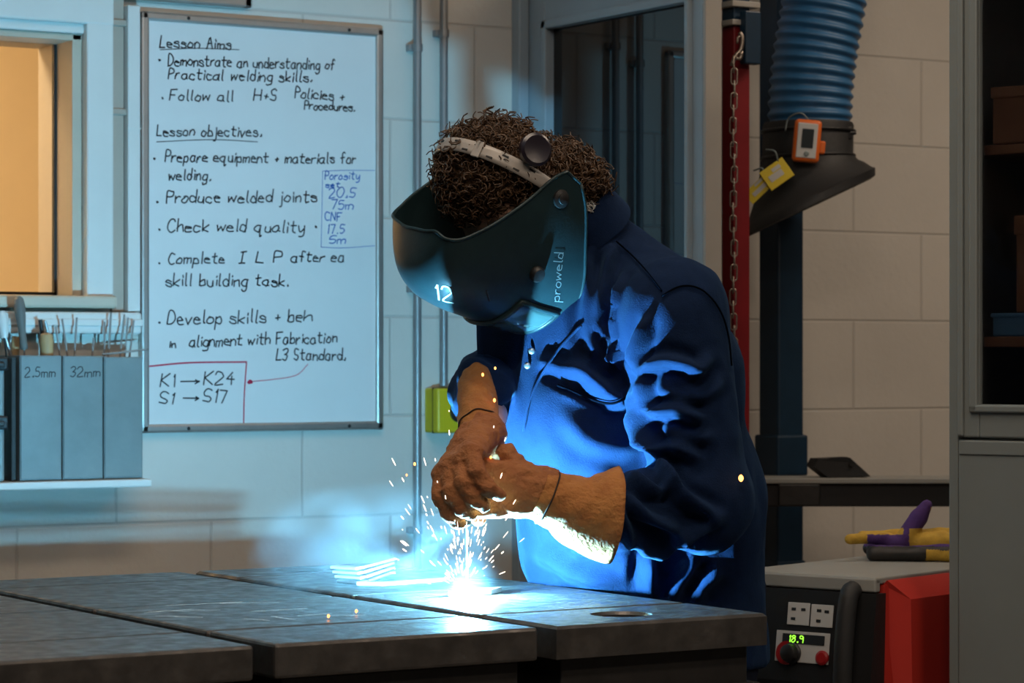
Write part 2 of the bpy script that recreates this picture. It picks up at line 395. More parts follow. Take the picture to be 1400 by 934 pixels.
m = MB(); m.span((1.0, WY - .045, 1.272), (2.402, WY, 1.318), .006); m.span((1.0, WY - .05, 1.288), (2.402, WY - .044, 1.303), .002)
struct(m.build('trim_1', M['white']), 'white horizontal trunking under the office window', 'trim')
m = MB(); m.span((2.346, WY - .014, 1.32), (2.374, WY, 2.9), .003)
for z in (1.74, 1.93): m.span((2.343, WY - .02, z), (2.378, WY, z + .014), .003)
struct(m.build('trim_2', M['beige']), 'beige vertical strip between the window and the whiteboard', 'trim')
m = MB(); m.span((2.376, WY - .03, 1.32), (2.405, WY, 1.975), .003); m.span((2.3755, WY - .0315, 1.71), (2.4055, WY - .0, 1.713))
struct(m.build('trim_3', M['white']), 'white vertical trunking beside the whiteboard', 'trim')

# open door with dark glass, standing square to the wall
DX = 3.39
d = thing('door_1', 'open door leaf with a large dark glass panel', 'door', (DX + .022, 4.97, 0), kind='structure')
GY0, GY1, GZ0, GZ1 = 4.682, 5.262, .45, 2.0
m = MB()
m.span((DX, 4.6445, .02), (DX + .044, GY0, 2.14), .003); m.span((DX, GY1, .02), (DX + .044, 5.345, 2.14), .003)
m.span((DX, GY0, .02), (DX + .044, GY1, GZ0), .003); m.span((DX, GY0, GZ1), (DX + .044, GY1, 2.14), .003)
m.build('door_leaf', M['doorface'], d)
m = MB(); m.span((DX + .0005, 4.634, .02), (DX + .0435, 4.644, 2.14), .002); m.build('door_edge', M['dooredge'], d)
m = MB()
for a in ((GY0, GY0 + .014, GZ0, GZ1), (GY1 - .02, GY1, GZ0, GZ1), (GY0, GY1, GZ0, GZ0 + .02), (GY0, GY1, GZ1 - .02, GZ1)):
    m.span((DX - .012, a[0], a[2]), (DX + .02, a[1], a[3]), .003)
m.build('glazing_bead', M['doorface'], d)
m = MB(); m.span((DX + .012, GY0 + .002, GZ0 + .002), (DX + .018, GY1 - .002, GZ1 - .002)); m.build('glass_pane', M['glass'], d)
m = MB(); m.span((DX - .001, 5.345, .02), (DX + .05, WY, 2.2), .003); m.span((DX - .03, WY - .035, 0), (DX - .002, WY, 2.2), .004)
struct(m.build('trim_4', M['doorface']), 'grey blue door jamb fixed to the blockwork wall', 'door jamb')

# ================================================================== THE WELDING TABLE
TZ = .85
tb = thing('welding_table', 'heavy dark steel welding table of grooved plates', 'table', (1.57, 3.70, 0))
COLS = [(.72, 1.571), (1.601, 2.006), (2.036, 2.40)]
ROWS = [(3.130, 3.3265), (3.3335, 3.7115), (3.7185, 4.1165), (4.1235, 4.28)]
def plate(x0, x1, y0, y1, hole=None):
    h = .046; b = .0045
    if hole is None:
        mm = MB().box(((x0 + x1) / 2, (y0 + y1) / 2, TZ - h / 2), (x1 - x0, y1 - y0, h), None, b, 2)
    else:
        (cx, cy), r = hole; n = 48; mm = MB(); out = []
        a0 = [math.atan2(y - cy, x - cx) for x, y in ((x0, y0), (x1, y0), (x1, y1), (x0, y1))]
        ang = sorted(set([round(i * 2 * math.pi / n - math.pi, 6) for i in range(n)] + [round(a, 6) for a in a0])); k = len(ang)
        def rect(a, ins=0):
            c, s = math.cos(a), math.sin(a); t = min((((x1 if c > 0 else x0) - cx) / c) if abs(c) > 1e-9 else 9e9, (((y1 if s > 0 else y0) - cy) / s) if abs(s) > 1e-9 else 9e9)
            px, py = cx + t * c, cy + t * s
            return (min(max(px, x0 + ins), x1 - ins), min(max(py, y0 + ins), y1 - ins))
        ci = lambda a, q: (cx + q * math.cos(a), cy + q * math.sin(a))
        rings = [[(*ci(a, r), TZ - h) for a in ang], [(*ci(a, r), TZ - b) for a in ang], [(*ci(a, r + b), TZ) for a in ang], [(*rect(a, b), TZ) for a in ang],
                 [(*rect(a), TZ - b) for a in ang], [(*rect(a), TZ - h) for a in ang]]
        f = []
        for q in range(6):
            for i in range(k): j = (i + 1) % k; u = (q + 1) % 6; f.append([q * k + i, q * k + j, u * k + j, u * k + i])
        mm.add([v for rr in rings for v in rr], f)
    return mm.build('plate', M['plate'], tb)
hA = PZ(872, 843, TZ); hB = PZ(410, 776, TZ)
plates = {}
for i, (x0, x1) in enumerate(COLS):
    for j, (y0, y1) in enumerate(ROWS):
        hole = None
        if (i, j) == (2, 0): hole = ((hA[0], 3.232), .040)
        if (i, j) == (2, 3): hole = ((2.20, 4.20), .040)
        plates[i, j] = plate(x0, x1, y0, y1, hole)
m = MB()
for x0, x1 in COLS:                                   # bearers under each column of plates, undercut beside the slots
    m.span((x0 + .02, 3.15, TZ - .175), (x1 - .02, 4.26, TZ - .0465), .003)
    m.span((x0 + .004, 3.137, TZ - .19), (x1 - .004, 4.273, TZ - .10), .004)
m.build('bearer', M['darksteel'], tb)
m = MB()
m.span((.76, 3.17, TZ - .33), (2.36, 3.25, TZ - .19), .004); m.span((.76, 4.16, TZ - .33), (2.36, 4.24, TZ - .19), .004)
m.span((.76, 3.25, TZ - .33), (.84, 4.16, TZ - .19), .004); m.span((2.28, 3.25, TZ - .33), (2.36, 4.16, TZ - .19), .004)
m.build('frame', M['darksteel'], tb)
for x in (.80, 2.32):
    for y in (3.21, 4.20):
        m = MB(); m.span((x - .045, y - .045, .012), (x + .045, y + .045, TZ - .33), .004); m.span((x - .07, y - .07, 0), (x + .07, y + .07, .012), .002); m.build('leg', M['darksteel'], tb)
m = MB()
for a, bb in (((198, 838), (262, 833)), ((215, 842), (275, 844)), ((205, 836), (300, 834)), ((335, 846), (366, 848)), ((372, 843), (402, 847)), ((408, 842), (452, 839)), ((452, 842), (500, 841)), ((230, 828), (330, 823)), ((345, 836), (420, 832)), ((300, 825), (380, 824))):
    p, q = PZ(*a, TZ + .0004), PZ(*bb, TZ + .0004); pts = p + (q - p) * np.linspace(0, 1, 9)[:, None]; pts[:, :2] += rng.normal(0, .0012, (9, 2))
    m = MB(); ribbon(m, pts, (0, 0, 1), .0034); m.build('chalk_mark', M['chalk'], plates[1, 1])


# ------------------------------------------------------------------ cut steel on the table
def bent_bar(px_pts, z, wid, th, label, grp=None):
    p = [PZ(x, y, TZ) for x, y in px_pts]; p = [np.array([q[0], q[1], z]) for q in p]
    dirs = [p[i + 1] - p[i] for i in range(len(p) - 1)]
    side = np.array([VW[0] * .9 + RT[0] * .3, VW[1] * .9 + RT[1] * .3, 0]); side /= np.linalg.norm(side)
    v = []; k = len(p)
    for q in p:
        for s, h in ((0, 0), (1, 0), (1, 1), (0, 1)): v.append(q + side * wid * s + np.array([0, 0, th * h]))
    f = [[3, 2, 1, 0], [(k - 1) * 4 + i for i in range(4)]]
    for i in range(k - 1):
        for a in range(4): b2 = (a + 1) % 4; f.append([i * 4 + a, i * 4 + b2, (i + 1) * 4 + b2, (i + 1) * 4 + a])
    v = np.array(v); c = v.mean(0); c[2] = z
    o = mesh_obj('steel_bar', v, f, M['scrap'], loc=c)
    bm = bmesh.new(); bm.from_mesh(o.data); bmesh.ops.recalc_face_normals(bm, faces=bm.faces[:]); bmesh.ops.bevel(bm, geom=bm.edges[:], offset=.0009, segments=1, affect='EDGES'); bm.to_mesh(o.data); bm.free()
    return tag(o, label, 'steel bar', grp)
G = 'cut steel bars on the table'
nm = ['lowest bent steel bar of the small stack on the table', 'second bent steel bar from the bottom of the stack', 'third bent steel bar from the bottom of the stack', 'topmost bent steel bar of the small stack']
for k in range(4):
    dx = [8, 5, 2, -1][k]
    base = [(452 + dx, 797), (488 + dx, 799.5), (531 + [2, 1, 0, 3][k], 786)]
    bent_bar(base, TZ + .0008 + k * .0075, .03, .0046, nm[k], G)
bent_bar([(487, 801), (523, 802), (604, 796)], TZ + .0005, .022, .006, 'long flat steel bar lying beside the bright arc', G)
bent_bar([(612, 816.5), (672, 813.5)], TZ + .0005, .05, .008, 'small steel plate being welded under the arc', G)

# ================================================================== THE WHITEBOARD AND ITS WRITING
BX0, BX1, BZ0, BZ1 = 2.412, 3.008, 1.059, 1.966
wb = thing('whiteboard', 'tall whiteboard with handwritten lesson aims on the wall', 'whiteboard', (2.71, WY, BZ0))
m = MB(); m.span((BX0 + .012, WY - .014, BZ0 + .012), (BX1 - .012, WY - .002, BZ1 - .012)); m.build('panel', M['board'], wb)
m = MB(); t = .019
for lo, hi in (((BX0, BZ0), (BX1, BZ0 + t)), ((BX0, BZ1 - t), (BX1, BZ1)), ((BX0, BZ0), (BX0 + t, BZ1)), ((BX1 - t, BZ0), (BX1, BZ1))):
    m.span((lo[0], WY - .021, lo[1]), (hi[0], WY - .0005, hi[1]), .005)
fr = m.build('frame', M['alu'], wb)
m = MB()
for x, z in ((BX0 + .11, BZ0 + .009), (BX1 - .09, BZ0 + .009), (BX0 + .11, BZ1 - .009), (BX1 - .09, BZ1 - .009)):
    MB().lathe([(.004, 0), (.004, .0015), (.002, .0022)], (x, WY - .0208, z), frame((0, -1, 0)), 10).build('screw', M['darksteel'], fr)
BY = WY - .0146
def board_line(name, ink, text, x0, x1, y, cap, w=.0026, slope=0):
    mb = MB()
    st, wid = strokes(text, .05, .12); a, b2 = PY(x0, y, BY), PY(x1, y + slope, BY)
    for p in st:
        u = p[:, 0] / wid; q = a + (b2 - a) * u[:, None]; q[:, 2] += p[:, 1] * cap; q[:, 1] = BY
        ribbon(mb, q, (0, -1, 0), w)
    return mb.build(name, ink, wb)
def board_path(name, ink, px, w=.0022, n=24):
    mb = MB(); q = spline([PY(x, y, BY) for x, y in px], n); q[:, 1] = BY - .0001; ribbon(mb, q, (0, -1, 0), w); return mb.build(name, ink, wb)
BK, BL_, RD = M['ink'], M['blueink'], M['redink']; cp = .0235
for tx, x0, x1, y, c, sl in (
    ('Lesson Aims', 219, 315, 64, cp, 3), ('Demonstrate an understanding of', 230, 457, 89, cp, 6), ('Practical welding skills.', 230, 426, 108, cp, 4),
    ('Follow all', 232, 318, 137, cp, 2), ('H+S', 347, 377, 136, cp, 1), ('Policies +', 403, 470, 134, cp, 3), ('Procedures.', 416, 485, 149, .019, 3),
    ('Lesson objectives.', 214, 357, 186, cp, 0), ('Prepare equipment + materials for', 226, 486, 221, cp, 2), ('welding.', 230, 288, 246, cp, 0),
    ('Produce welded joints', 228, 432, 277, .026, -1), ('Check weld quality', 229, 415, 317, .026, 0), ('Complete', 230, 306, 361, cp, -1), ('I L P', 327, 384, 359, .024, -1),
    ('after ea', 398, 470, 358, cp, 0), ('skill building task.', 226, 394, 391, .026, 0), ('Develop skills + be', 229, 412, 444, .028, -4), ('h', 415, 426, 439, .022, 0), ('in', 231, 240, 475, .016, 0),
    ('alignment with Fabrication', 259, 460, 474, .025, -6), ('L3 Standard.', 378, 472, 492, .025, 0)):
    board_line('black_writing', BK, tx, x0, x1, y, c, .0032, sl)
for x, y in ((215, 82), (219, 134), (208, 217), (212, 276), (215, 314), (215, 360), (215, 441), (429, 310)):
    board_line('bullet', BK, '*', x, x + 3, y + 3, .012, .004)
board_path('underline', BK, [(219, 68), (270, 66), (327, 68)], .0018); board_path('underline', BK, [(214, 194), (290, 191), (352, 194)], .0018)
board_line('black_writing', BK, 'K1', 219, 238, 528, .026, .0031); board_line('arrow', BK, '>', 247, 272, 526, .022, .0031); board_line('black_writing', BK, 'K24', 278, 320, 526, .027, .0031)
board_line('black_writing', BK, 'S1', 218, 236, 552, .024, .0031); board_line('arrow', BK, '>', 250, 271, 549, .022, .0031); board_line('black_writing', BK, 'S17', 278, 309, 550, .027, .0031)
for tx, x0, x1, y, c in (('Porosity', 444, 491, 245, .018), ('set', 445, 464, 256, .012), ('20.5', 449, 485, 270, .021), ('75m', 452, 482, 286, .020), ('CNF', 444, 466, 302, .019), ('17.5', 447, 470, 319, .020), ('5m', 450, 472, 333, .018)):
    board_line('blue_writing', BL_, tx, x0, x1, y, c, .0024)
board_path('blue_outline', BL_, [(441, 234), (470, 233), (512, 233)], .0012, 8); board_path('blue_outline', BL_, [(441, 234), (440, 290), (439, 338)], .0012, 8); board_path('blue_outline', BL_, [(439, 338), (470, 339), (512, 336)], .0012, 8)
board_path('red_line', RD, [(203, 501), (260, 496), (337, 495)], .0034); board_path('red_line', RD, [(337, 495), (334, 540), (333, 580)], .0028); board_path('red_line', RD, [(421, 498), (405, 513), (372, 519), (341, 522)], .0016)
board_path('red_line', RD, [(339, 523), (342, 520), (345, 523), (340, 524)], .004, 8)

nb = thing('noticeboard', 'pale board with aluminium frame hung above the whiteboard', 'noticeboard', (2.3, WY, 1.99))
m = MB(); m.span((1.92, WY - .014, 2.0), (2.665, WY - .001, 2.56)); m.build('panel', M['board'], nb)
m = MB()
for lo, hi in (((1.91, 1.99), (2.675, 2.012)), ((1.91, 2.55), (2.675, 2.57)), ((1.91, 1.99), (1.93, 2.57)), ((2.655, 1.99), (2.675, 2.57))):
    m.span((lo[0], WY - .024, lo[1]), (hi[0], WY, hi[1]), .004)
m.build('frame', M['alu'], nb)

# ================================================================== CONDUITS AND STOP BUTTON
def pipe(x, z0, z1, r, label):
    m = MB(); y = WY - .022
    m.lathe([(r, z0), (r, z1)], (x, y, 0), None, 16)
    for z in np.arange(z0 + .25, z1, .55): m.lathe([(r + .003, z), (r + .003, z + .016)], (x, y, 0), None, 16); m.span((x - .018, y + .006, z), (x + .018, WY, z + .016), .002)
    o = m.build('conduit_pipe', M['pipe'], loc=(x, y, z0)); smooth_by_angle(o); tag(o, label, 'pipe', 'steel conduits on the wall')
pipe(3.094, .02, 2.99, .0095, 'grey conduit running full height right of the whiteboard')
pipe(3.164, 1.157, 2.99, .0095, 'grey conduit dropping into the yellow stop box')
sb = thing('emergency_stop', 'yellow emergency stop box on the wall under a conduit', 'stop button', (3.165, WY, 1.05))
m = MB(); m.span((3.124, WY - .062, 1.050), (3.206, WY - .001, 1.152), .005); m.build('box', M['yellow'], sb)
m = MB(); m.span((3.123, WY - .041, 1.049), (3.207, WY - .039, 1.153)); m.build('lid_joint', M['seam'], sb)
m = MB(); R = frame((0, -1, 0)); m.lathe([(.012, 0), (.012, .014), (.021, .016), (.022, .024), (.018, .031), (.006, .034)], (3.180, WY - .062, 1.098), R, 24); smooth_by_angle(m.build('button', M['red'], sb))
m = MB(); m.lathe([(.024, 0), (.024, .006), (.015, .008)], (3.180, WY - .062, 1.098), R, 24); m.build('collar', M['black'], sb)

# ================================================================== ELECTRODE RACK
m = MB(); m.span((1.1, 5.205, .951), (2.375, WY, .967), .003)
o = m.build('wall_shelf', M['white'], loc=(1.75, 5.28, .951)); tag(o, 'white wall shelf carrying the grey metal electrode holders', 'shelf')
er = thing('electrode_rack', 'grey sheet metal rack of three pockets marked in pen', 'rack', (2.23, 5.29, .9675))
xs = [2.092, 2.186, 2.278, 2.368]
F0, F1, Z0, Z1 = 5.236, 5.345, .968, 1.226
for i in range(3):
    x0, x1 = xs[i] + .001, xs[i + 1] - .001; m = MB(); t = .0018; zt = Z1 - [0, .001, .003][i]
    m.span((x0, F0, Z0), (x1, F0 + t, zt), .0008); m.span((x0, F1 - t, Z0), (x1, F1, zt), .0008)
    m.span((x0, F0, Z0), (x0 + t, F1, zt), .0008); m.span((x1 - t, F0, Z0), (x1, F1, zt), .0008); m.span((x0, F0, Z0), (x1, F1, Z0 + t))
    m.span((x0 + .002, F0 - .0025, Z0 + .004), (x1 - .002, F0, zt - .002), .002)
    pk = m.build('pocket', M['galv'], er)
    if i < 2:
        mm = MB(); st, wid = strokes(['2.5mm', '32mm'][i]); xa = x0 + [.010, .016][i]
        for p in st:
            q = np.stack([xa + p[:, 0] / wid * .066, np.full(len(p), F0 - .0029), 1.182 + p[:, 1] * .020], 1); ribbon(mm, q, (0, -1, 0), .0022)
        mm.build('writing', M['ink'], pk)
m = MB(); m.span((xs[0] - .012, F0 + .012, Z0), (xs[0] - .001, F1, Z1 - .004), .002); m.build('side_plate', M['darksteel'], er)
cb = thing('metal_case', 'pale metal case with black clips at the picture edge', 'case', (1.97, 5.28, .9675))
m = MB(); m.span((1.80, 5.222, .968), (2.056, 5.345, 1.222), .006); m.build('body', M['galv'], cb)
for z in (1.195, 1.075):
    m = MB(); m.span((2.030, 5.212, z), (2.060, 5.224, z + .028), .004); m.span((2.034, 5.206, z + .006), (2.050, 5.214, z + .018), .003); m.build('clip', M['black'], cb)
# tools and rods standing in the rack
def stick(name, px0, px1, Y0, r, m_, label, cat, grp=None, n=10, bend=0, Y1=None):
    a, b2 = PY(*px0, Y0), PY(*px1, Y0 if Y1 is None else Y1); pts = spline([a, (a + b2) / 2 + np.array([bend, 0, 0]), b2], 8)
    o = MB().tube(pts, r, n).build(name, m_, loc=a); smooth_by_angle(o); tag(o, label, cat, grp)
    return o
G = 'welding electrodes in the rack'
for k, (a, b2, lb) in enumerate((((97, 520), (85, 436), 'thin electrode leaning left in the middle pocket'), ((100, 520), (105, 434), 'thin electrode leaning right in the middle pocket'),
        ((87, 520), (76, 446), 'short electrode leaning against the left pocket edge'), ((124, 520), (128, 462), 'lowest electrode tip in the middle pocket'),
        ((146, 520), (152, 427), 'tallest electrode in the unmarked right pocket'), ((143, 520), (143, 440), 'upright electrode at the left of the right pocket'),
        ((161, 520), (170, 430), 'electrode leaning right at the centre of the right pocket'), ((168, 520), (175, 434), 'electrode close to its right hand neighbour in the right pocket'),
        ((173, 520), (183, 438), 'electrode nearest the end of the right pocket'))):
    stick('electrode', a, b2, 5.285 + .006 * (k % 3), .0022, M['flux'], lb, 'electrode', G, 8)
stick('electrode', (140, 484.5), (203, 478), 5.262, .0022, M['flux'], 'electrode lying flat across the top of the right pocket', 'electrode', G, 8)
def handle_tool(name, base, top, Y, prof, mh, ms, label, cat, part='handle', shank=.002):
    a, b2 = PY(*base, Y), PY(*top, Y); L = np.linalg.norm(b2 - a); R = frame(b2 - a)
    t = thing(name, label, cat, a)
    m = MB(); m.lathe([(r, h * L) for r, h in prof], a, R, 20); smooth_by_angle(m.build(part, mh, t))
    m = MB(); m.tube([a - (b2 - a) / L * .085, a + (b2 - a) * .06], shank, 10); m.build('shank', ms, t)
handle_tool('file', (33, 478), (25, 405), 5.275, [(.006, 0), (.0085, .03), (.008, .15), (.0075, .35), (.0105, .6), (.012, .82), (.010, .95), (.004, 1)], M['greyhandle'], M['steel'], 'file with tall grey handle standing in the rack', 'file')
handle_tool('chipping_brush', (64, 492), (63, 455), 5.27, [(.012, 0), (.014, .2), (.015, .7), (.013, .93), (.006, 1)], M['wood'], M['steel'], 'stubby pale wooden handled brush in the left pocket', 'brush')
stick('scribe', (66, 515), (55, 437), 5.29, .0045, M['black'], 'dark pen shaped scriber behind the wooden handled brush', 'scriber', bend=.0)
stick('scribe', (78, 517), (62, 439), 5.30, .003, M['steel'], 'bright steel scriber behind the wooden handled brush', 'scriber')
handle_tool('slag_hammer', (6, 462), (2, 425), 5.30, [(.008, 0), (.010, .3), (.012, .8), (.006, 1)], M['white'], M['darksteel'], 'pale handled tool at the extreme left of the rack', 'hand tool')
stick('steel_rule', (16, 490), (5, 452), 5.30, .004, M['steel'], 'steel rod leaning left behind the metal case', 'rod')
stick('wooden_peg', (20, 490), (22, 460), 5.31, .009, M['wood'], 'wooden stub beside the tall grey file handle', 'handle')

# ================================================================== RIGHT HAND EQUIPMENT
# red post with a hanging chain
pp = P(1006, 490, 5.92); px_, py_ = pp[0], pp[1]
rp = thing('steel_post', 'dark red steel post with a blue bracket at its head', 'post', (px_, py_, 0))
m = MB(); m.span((px_ - .022, py_ - .022, .01), (px_ + .022, py_ + .022, 1.945), .003); m.span((px_ - .07, py_ - .07, 0), (px_ + .07, py_ + .07, .012), .002); m.build('column', M['redsteel'], rp)
m = MB(); m.span((px_ - .034, py_ - .034, 1.945), (px_ + .034, py_ + .034, 1.957), .002); m.span((px_ - .034, py_ - .034, 1.985), (px_ + .042, py_ + .034, 1.998), .002); m.build('head_plate', M['dooredge'], rp)
m = MB(); m.span((px_ - .022, py_ - .022, 1.957), (px_ + .022, py_ + .022, 2.5), .003); m.span((px_ - .012, py_ - .052, 1.86), (px_ + .030, py_ - .0285, 1.975), .003); m.build('bracket', M['bluepaint'], rp)
cx, cy = P(1005, 0, 5.85)[:2]; cpt = lambda px, py: P(px, py, 5.85)
ch = thing('lifting_chain', 'steel chain hanging in front of the dark red post', 'chain', (cx, cy, .6))
def link_mesh(c, ax, side, L, W, r):
    ax, side = np.asarray(ax, float), np.asarray(side, float); a = np.linspace(0, 2 * math.pi, 20, endpoint=False)
    pts = [np.asarray(c) + ax * ((L / 2 - W / 2) * np.sign(math.cos(q)) + W / 2 * math.cos(q)) + side * W / 2 * math.sin(q) for q in a]
    return MB().tube(pts, r, 6, closed=True)
z0 = cpt(1003, 88)[2]
for k in range(44):
    side = RT if k % 2 else VW
    o = link_mesh((cx - .004 + .002 * math.sin(k * .9), cy, z0 - k * .0265), UP, side, .036, .0135, .0019).build('chain_link', M['chain'], ch, smooth=True)
m = MB(); m.tube(spline([cpt(1000, 90), cpt(1006, 76), cpt(1013, 68), cpt(1015, 52), cpt(1011, 44)], 14), .0045, 8); m.tube(spline([cpt(1003, 78), cpt(1012, 80), cpt(1014, 70)], 8), .004, 8); m.tube(spline([cpt(1008, 60), cpt(1010, 50), cpt(1017, 52)], 8), .003, 8); m.build('hook', M['chain'], ch, smooth=True)

# fume extraction hose and hood
HD = 6.35
ex = thing('fume_extractor', 'blue ribbed extraction hose ending in a black hood', 'fume extractor', P(1107, 300, HD))
path = spline([P(1107, 192, HD), P(1108, 140, HD), P(1113, 85, HD), P(1122, 30, HD), P(1134, -30, HD), P(1160, -110, HD), P(1215, -190, HD), P(1300, -230, HD)], 420)
s = np.concatenate([[0], np.cumsum(np.linalg.norm(np.diff(path, axis=0), axis=1))])
m = MB(); m.tube(path, .0965 + .0034 * np.sin(s * 2 * math.pi / .0255), 40); m.build('hose', M['hose'], ex, smooth=True)
m = MB(); hc = P(1105, 200, HD)
cen = [P(1106, 172, HD), P(1105, 222, HD), P(1105, 245, HD), P(1105, 276, HD), P(1105, 282, HD)]
rings = []; n = 48
tilt = math.atan2(80, 170)
ax1 = RT * math.cos(tilt) + UP * math.sin(tilt); ax2 = VW
def ringpts(c, r, t, k=0): 
    a1 = RT * (1 - t) + ax1 * t; a1 /= np.linalg.norm(a1); a = np.arange(n) * 2 * math.pi / n
    return c + r * (np.cos(a)[:, None] * a1 + np.sin(a)[:, None] * ax2)
def loft(mm, rs):
    k = len(rs[0]); mm.add(np.vstack(rs), [[i * k + a, i * k + (a + 1) % k, (i + 1) * k + (a + 1) % k, (i + 1) * k + a] for i in range(len(rs) - 1) for a in range(k)])
prof = [(P(1105, 168, HD), .103, 0), (P(1105, 172, HD), .1065, 0), (P(1104, 212, HD), .1065, .05), (P(1105, 232, HD), .118, .45), (P(1106, 250, HD), .138, .8), (P(1106, 268, HD), .160, 1), (P(1106, 272, HD), .170, 1), (P(1105, 283, HD), .172, 1),
        (P(1105, 285, HD), .160, 1), (P(1106, 270, HD), .150, 1), (P(1106, 250, HD), .128, .8), (P(1104, 212, HD), .098, .05)]
loft(m, [ringpts(*q) for q in prof]); smooth_by_angle(m.build('hood', M['matteblack'], ex), 50)
m = MB(); m.tube(ringpts(P(1104, 215, HD), .109, .08), .004, 8, closed=True); m.tube(ringpts(P(1105, 180, HD), .108, 0), .004, 8, closed=True); m.build('clamp_ring', M['black'], ex, smooth=True)
m = MB(); c = P(1158, 182, HD - .05); m.box(c, (.018, .02, .03), None, .003); m.box(c + RT * .012, (.02, .01, .008), None, .003); m.build('latch', M['black'], ex)
# orange gas monitor and tags hung from the hood
def facing(px, py, d, roll=0, yaw=0):
    """rotation whose local x runs right, y up and z towards the viewer's side of the hood"""
    z = -VW * math.cos(yaw) + RT * math.sin(yaw); x = RT * math.cos(yaw) + VW * math.sin(yaw); c, s_ = math.cos(roll), math.sin(roll)
    return P(px, py, d), np.stack([x * c + UP * s_, UP * c - x * s_, z], 1)
c, R = facing(1103, 193, HD - .135, math.radians(-5))
gm = thing('gas_monitor', 'orange gas monitor clipped to the black extraction hood', 'gas monitor', c)
L = lambda x, y, z: c + R @ np.array([x, y, z])
m = MB(); m.box(L(0, 0, 0), (.062, .098, .026), R, .009, 3); smooth_by_angle(m.build('case', M['orange'], gm))
m = MB(); m.box(L(-.001, 0, .013), (.046, .080, .004), R, .002); m.build('face_plate', M['label'], gm)
m = MB(); m.box(L(0, .005, .0155), (.027, .044, .0025), R, .001); m.build('screen', M['screen'], gm)
m = MB(); m.lathe([(.006, 0), (.006, .002), (.004, .003)], L(0, -.03, .0148), R, 16); m.build('button', M['galv'], gm)
m = MB(); m.box(L(.036, -.012, 0), (.014, .03, .018), R, .004); m.build('clip', M['orange'], gm)
m = MB(); m.tube(spline([L(.0, .049, 0), L(-.02, .063, .002), L(-.045, .05, -.012), L(-.05, .02, -.012)], 14), .0018, 6); m.build('lanyard', M['galv'], gm, smooth=True)
def tag_card(px, py, roll, w, h, label, dd):
    c, R = facing(px, py, HD - dd, roll); t = thing('safety_tag', label, 'tag', c, group='yellow tags on the hood')
    L = lambda x, y, z: c + R @ np.array([x, y, z])
    m = MB(); m.box(L(0, 0, 0), (w, h, .0025), R, .001); m.build('card', M['flag'], t)
    m = MB(); m.box(L(-.003, -.002, .0016), (w * .55, h * .3, .0008), R); m.box(L(.006, .012, .0016), (w * .35, h * .18, .0008), R); m.build('print', M['label'] if w > .06 else M['orange'], t)
    m = MB(); m.tube(spline([L(w * .3, h * .45, .0), L(w * .4, h * .9, .004), L(w * .2, h * 1.2, -.012)], 10), .002, 6); m.build('tie', M['galv'], t, smooth=True)
tag_card(1062, 238, math.radians(35), .064, .050, 'square yellow tag with pale print hanging on the hood', .165)
tag_card(1040, 256, math.radians(44), .080, .032, 'long yellow tag below the square one on the hood', .155)

# blue extraction column behind the bench
cc = P(1068, 490, 6.57)
bc = thing('steel_column', 'dark blue square steel column behind the bench', 'column', (cc[0], cc[1], 0))
m = MB(); m.box((cc[0], cc[1], 1.15), (.078, .078, 1.98), None, .006); m.build('column', M['bluepaint'], bc)
m = MB(); m.box((cc[0], cc[1], .985), (.094, .094, .10), None, .006); m.box((cc[0], cc[1], .37), (.085, .085, .72), None, .004); m.box((cc[0], cc[1], .006), (.2, .2, .012), None, .003); m.build('collar', M['bluepaint'], bc)

# bench
bz = math.atan2(RT[1], RT[0]); b0 = P(1035, 490, 6.28)
bn = thing('workbench', 'narrow bench with a worn top edge against the wall', 'bench', (b0[0], b0[1], 0), rz=bz)
W_, D_ = .62, .16; HB = .941
m = MB(); m.span((-.10, 0, HB - .012), (W_, D_, HB), .002); m.build('worktop', M['machinegrey'], bn, local=True)
m = MB(); m.span((-.10, .012, HB - .066), (W_, D_ - .01, HB - .012), .003); m.build('apron', M['black'], bn, local=True)
m = MB(); m.span((.05, -.004, HB - .064), (.145, .012, HB - .013), .003); m.build('bracket', M['darksteel'], bn, local=True)
for x in (-.06, W_ - .05):
    for y in (.03, D_ - .05):
        m = MB(); m.span((x - .02, y - .018, 0), (x + .02, y + .018, HB - .066), .003); m.build('leg', M['darksteel'], bn, local=True)
q = P(1148, 641, 6.34)
R = np.stack([RT * .97 + VW * .24, VW * .97 - RT * .24, UP], 1)
pad = thing('grinding_pad', 'black flat faceted block lying on the bench top', 'block', (q[0], q[1], HB))
m = MB(); c0 = np.array([q[0], q[1], HB + .001]); pl = [(-.070, .026), (-.060, .044), (.018, .046), (.070, .001), (-.036, 0)]
m.prism(pl, c0 - R[:, 1] * .02, R[:, 0], UP, R[:, 1], .055); m.build('body', M['matteblack'], pad)
m = MB(); m.prism([(-.046, .043), (-.03, .0465), (.012, .0475), (.03, .036)], c0 - R[:, 1] * .021, R[:, 0], UP, R[:, 1], .03); m.lathe([(.006, 0), (.005, .004)], c0 + R[:, 0] * .02 + UP * .03 - R[:, 1] * .021, frame(-R[:, 1]), 12); m.build('cap', M['black'], pad)

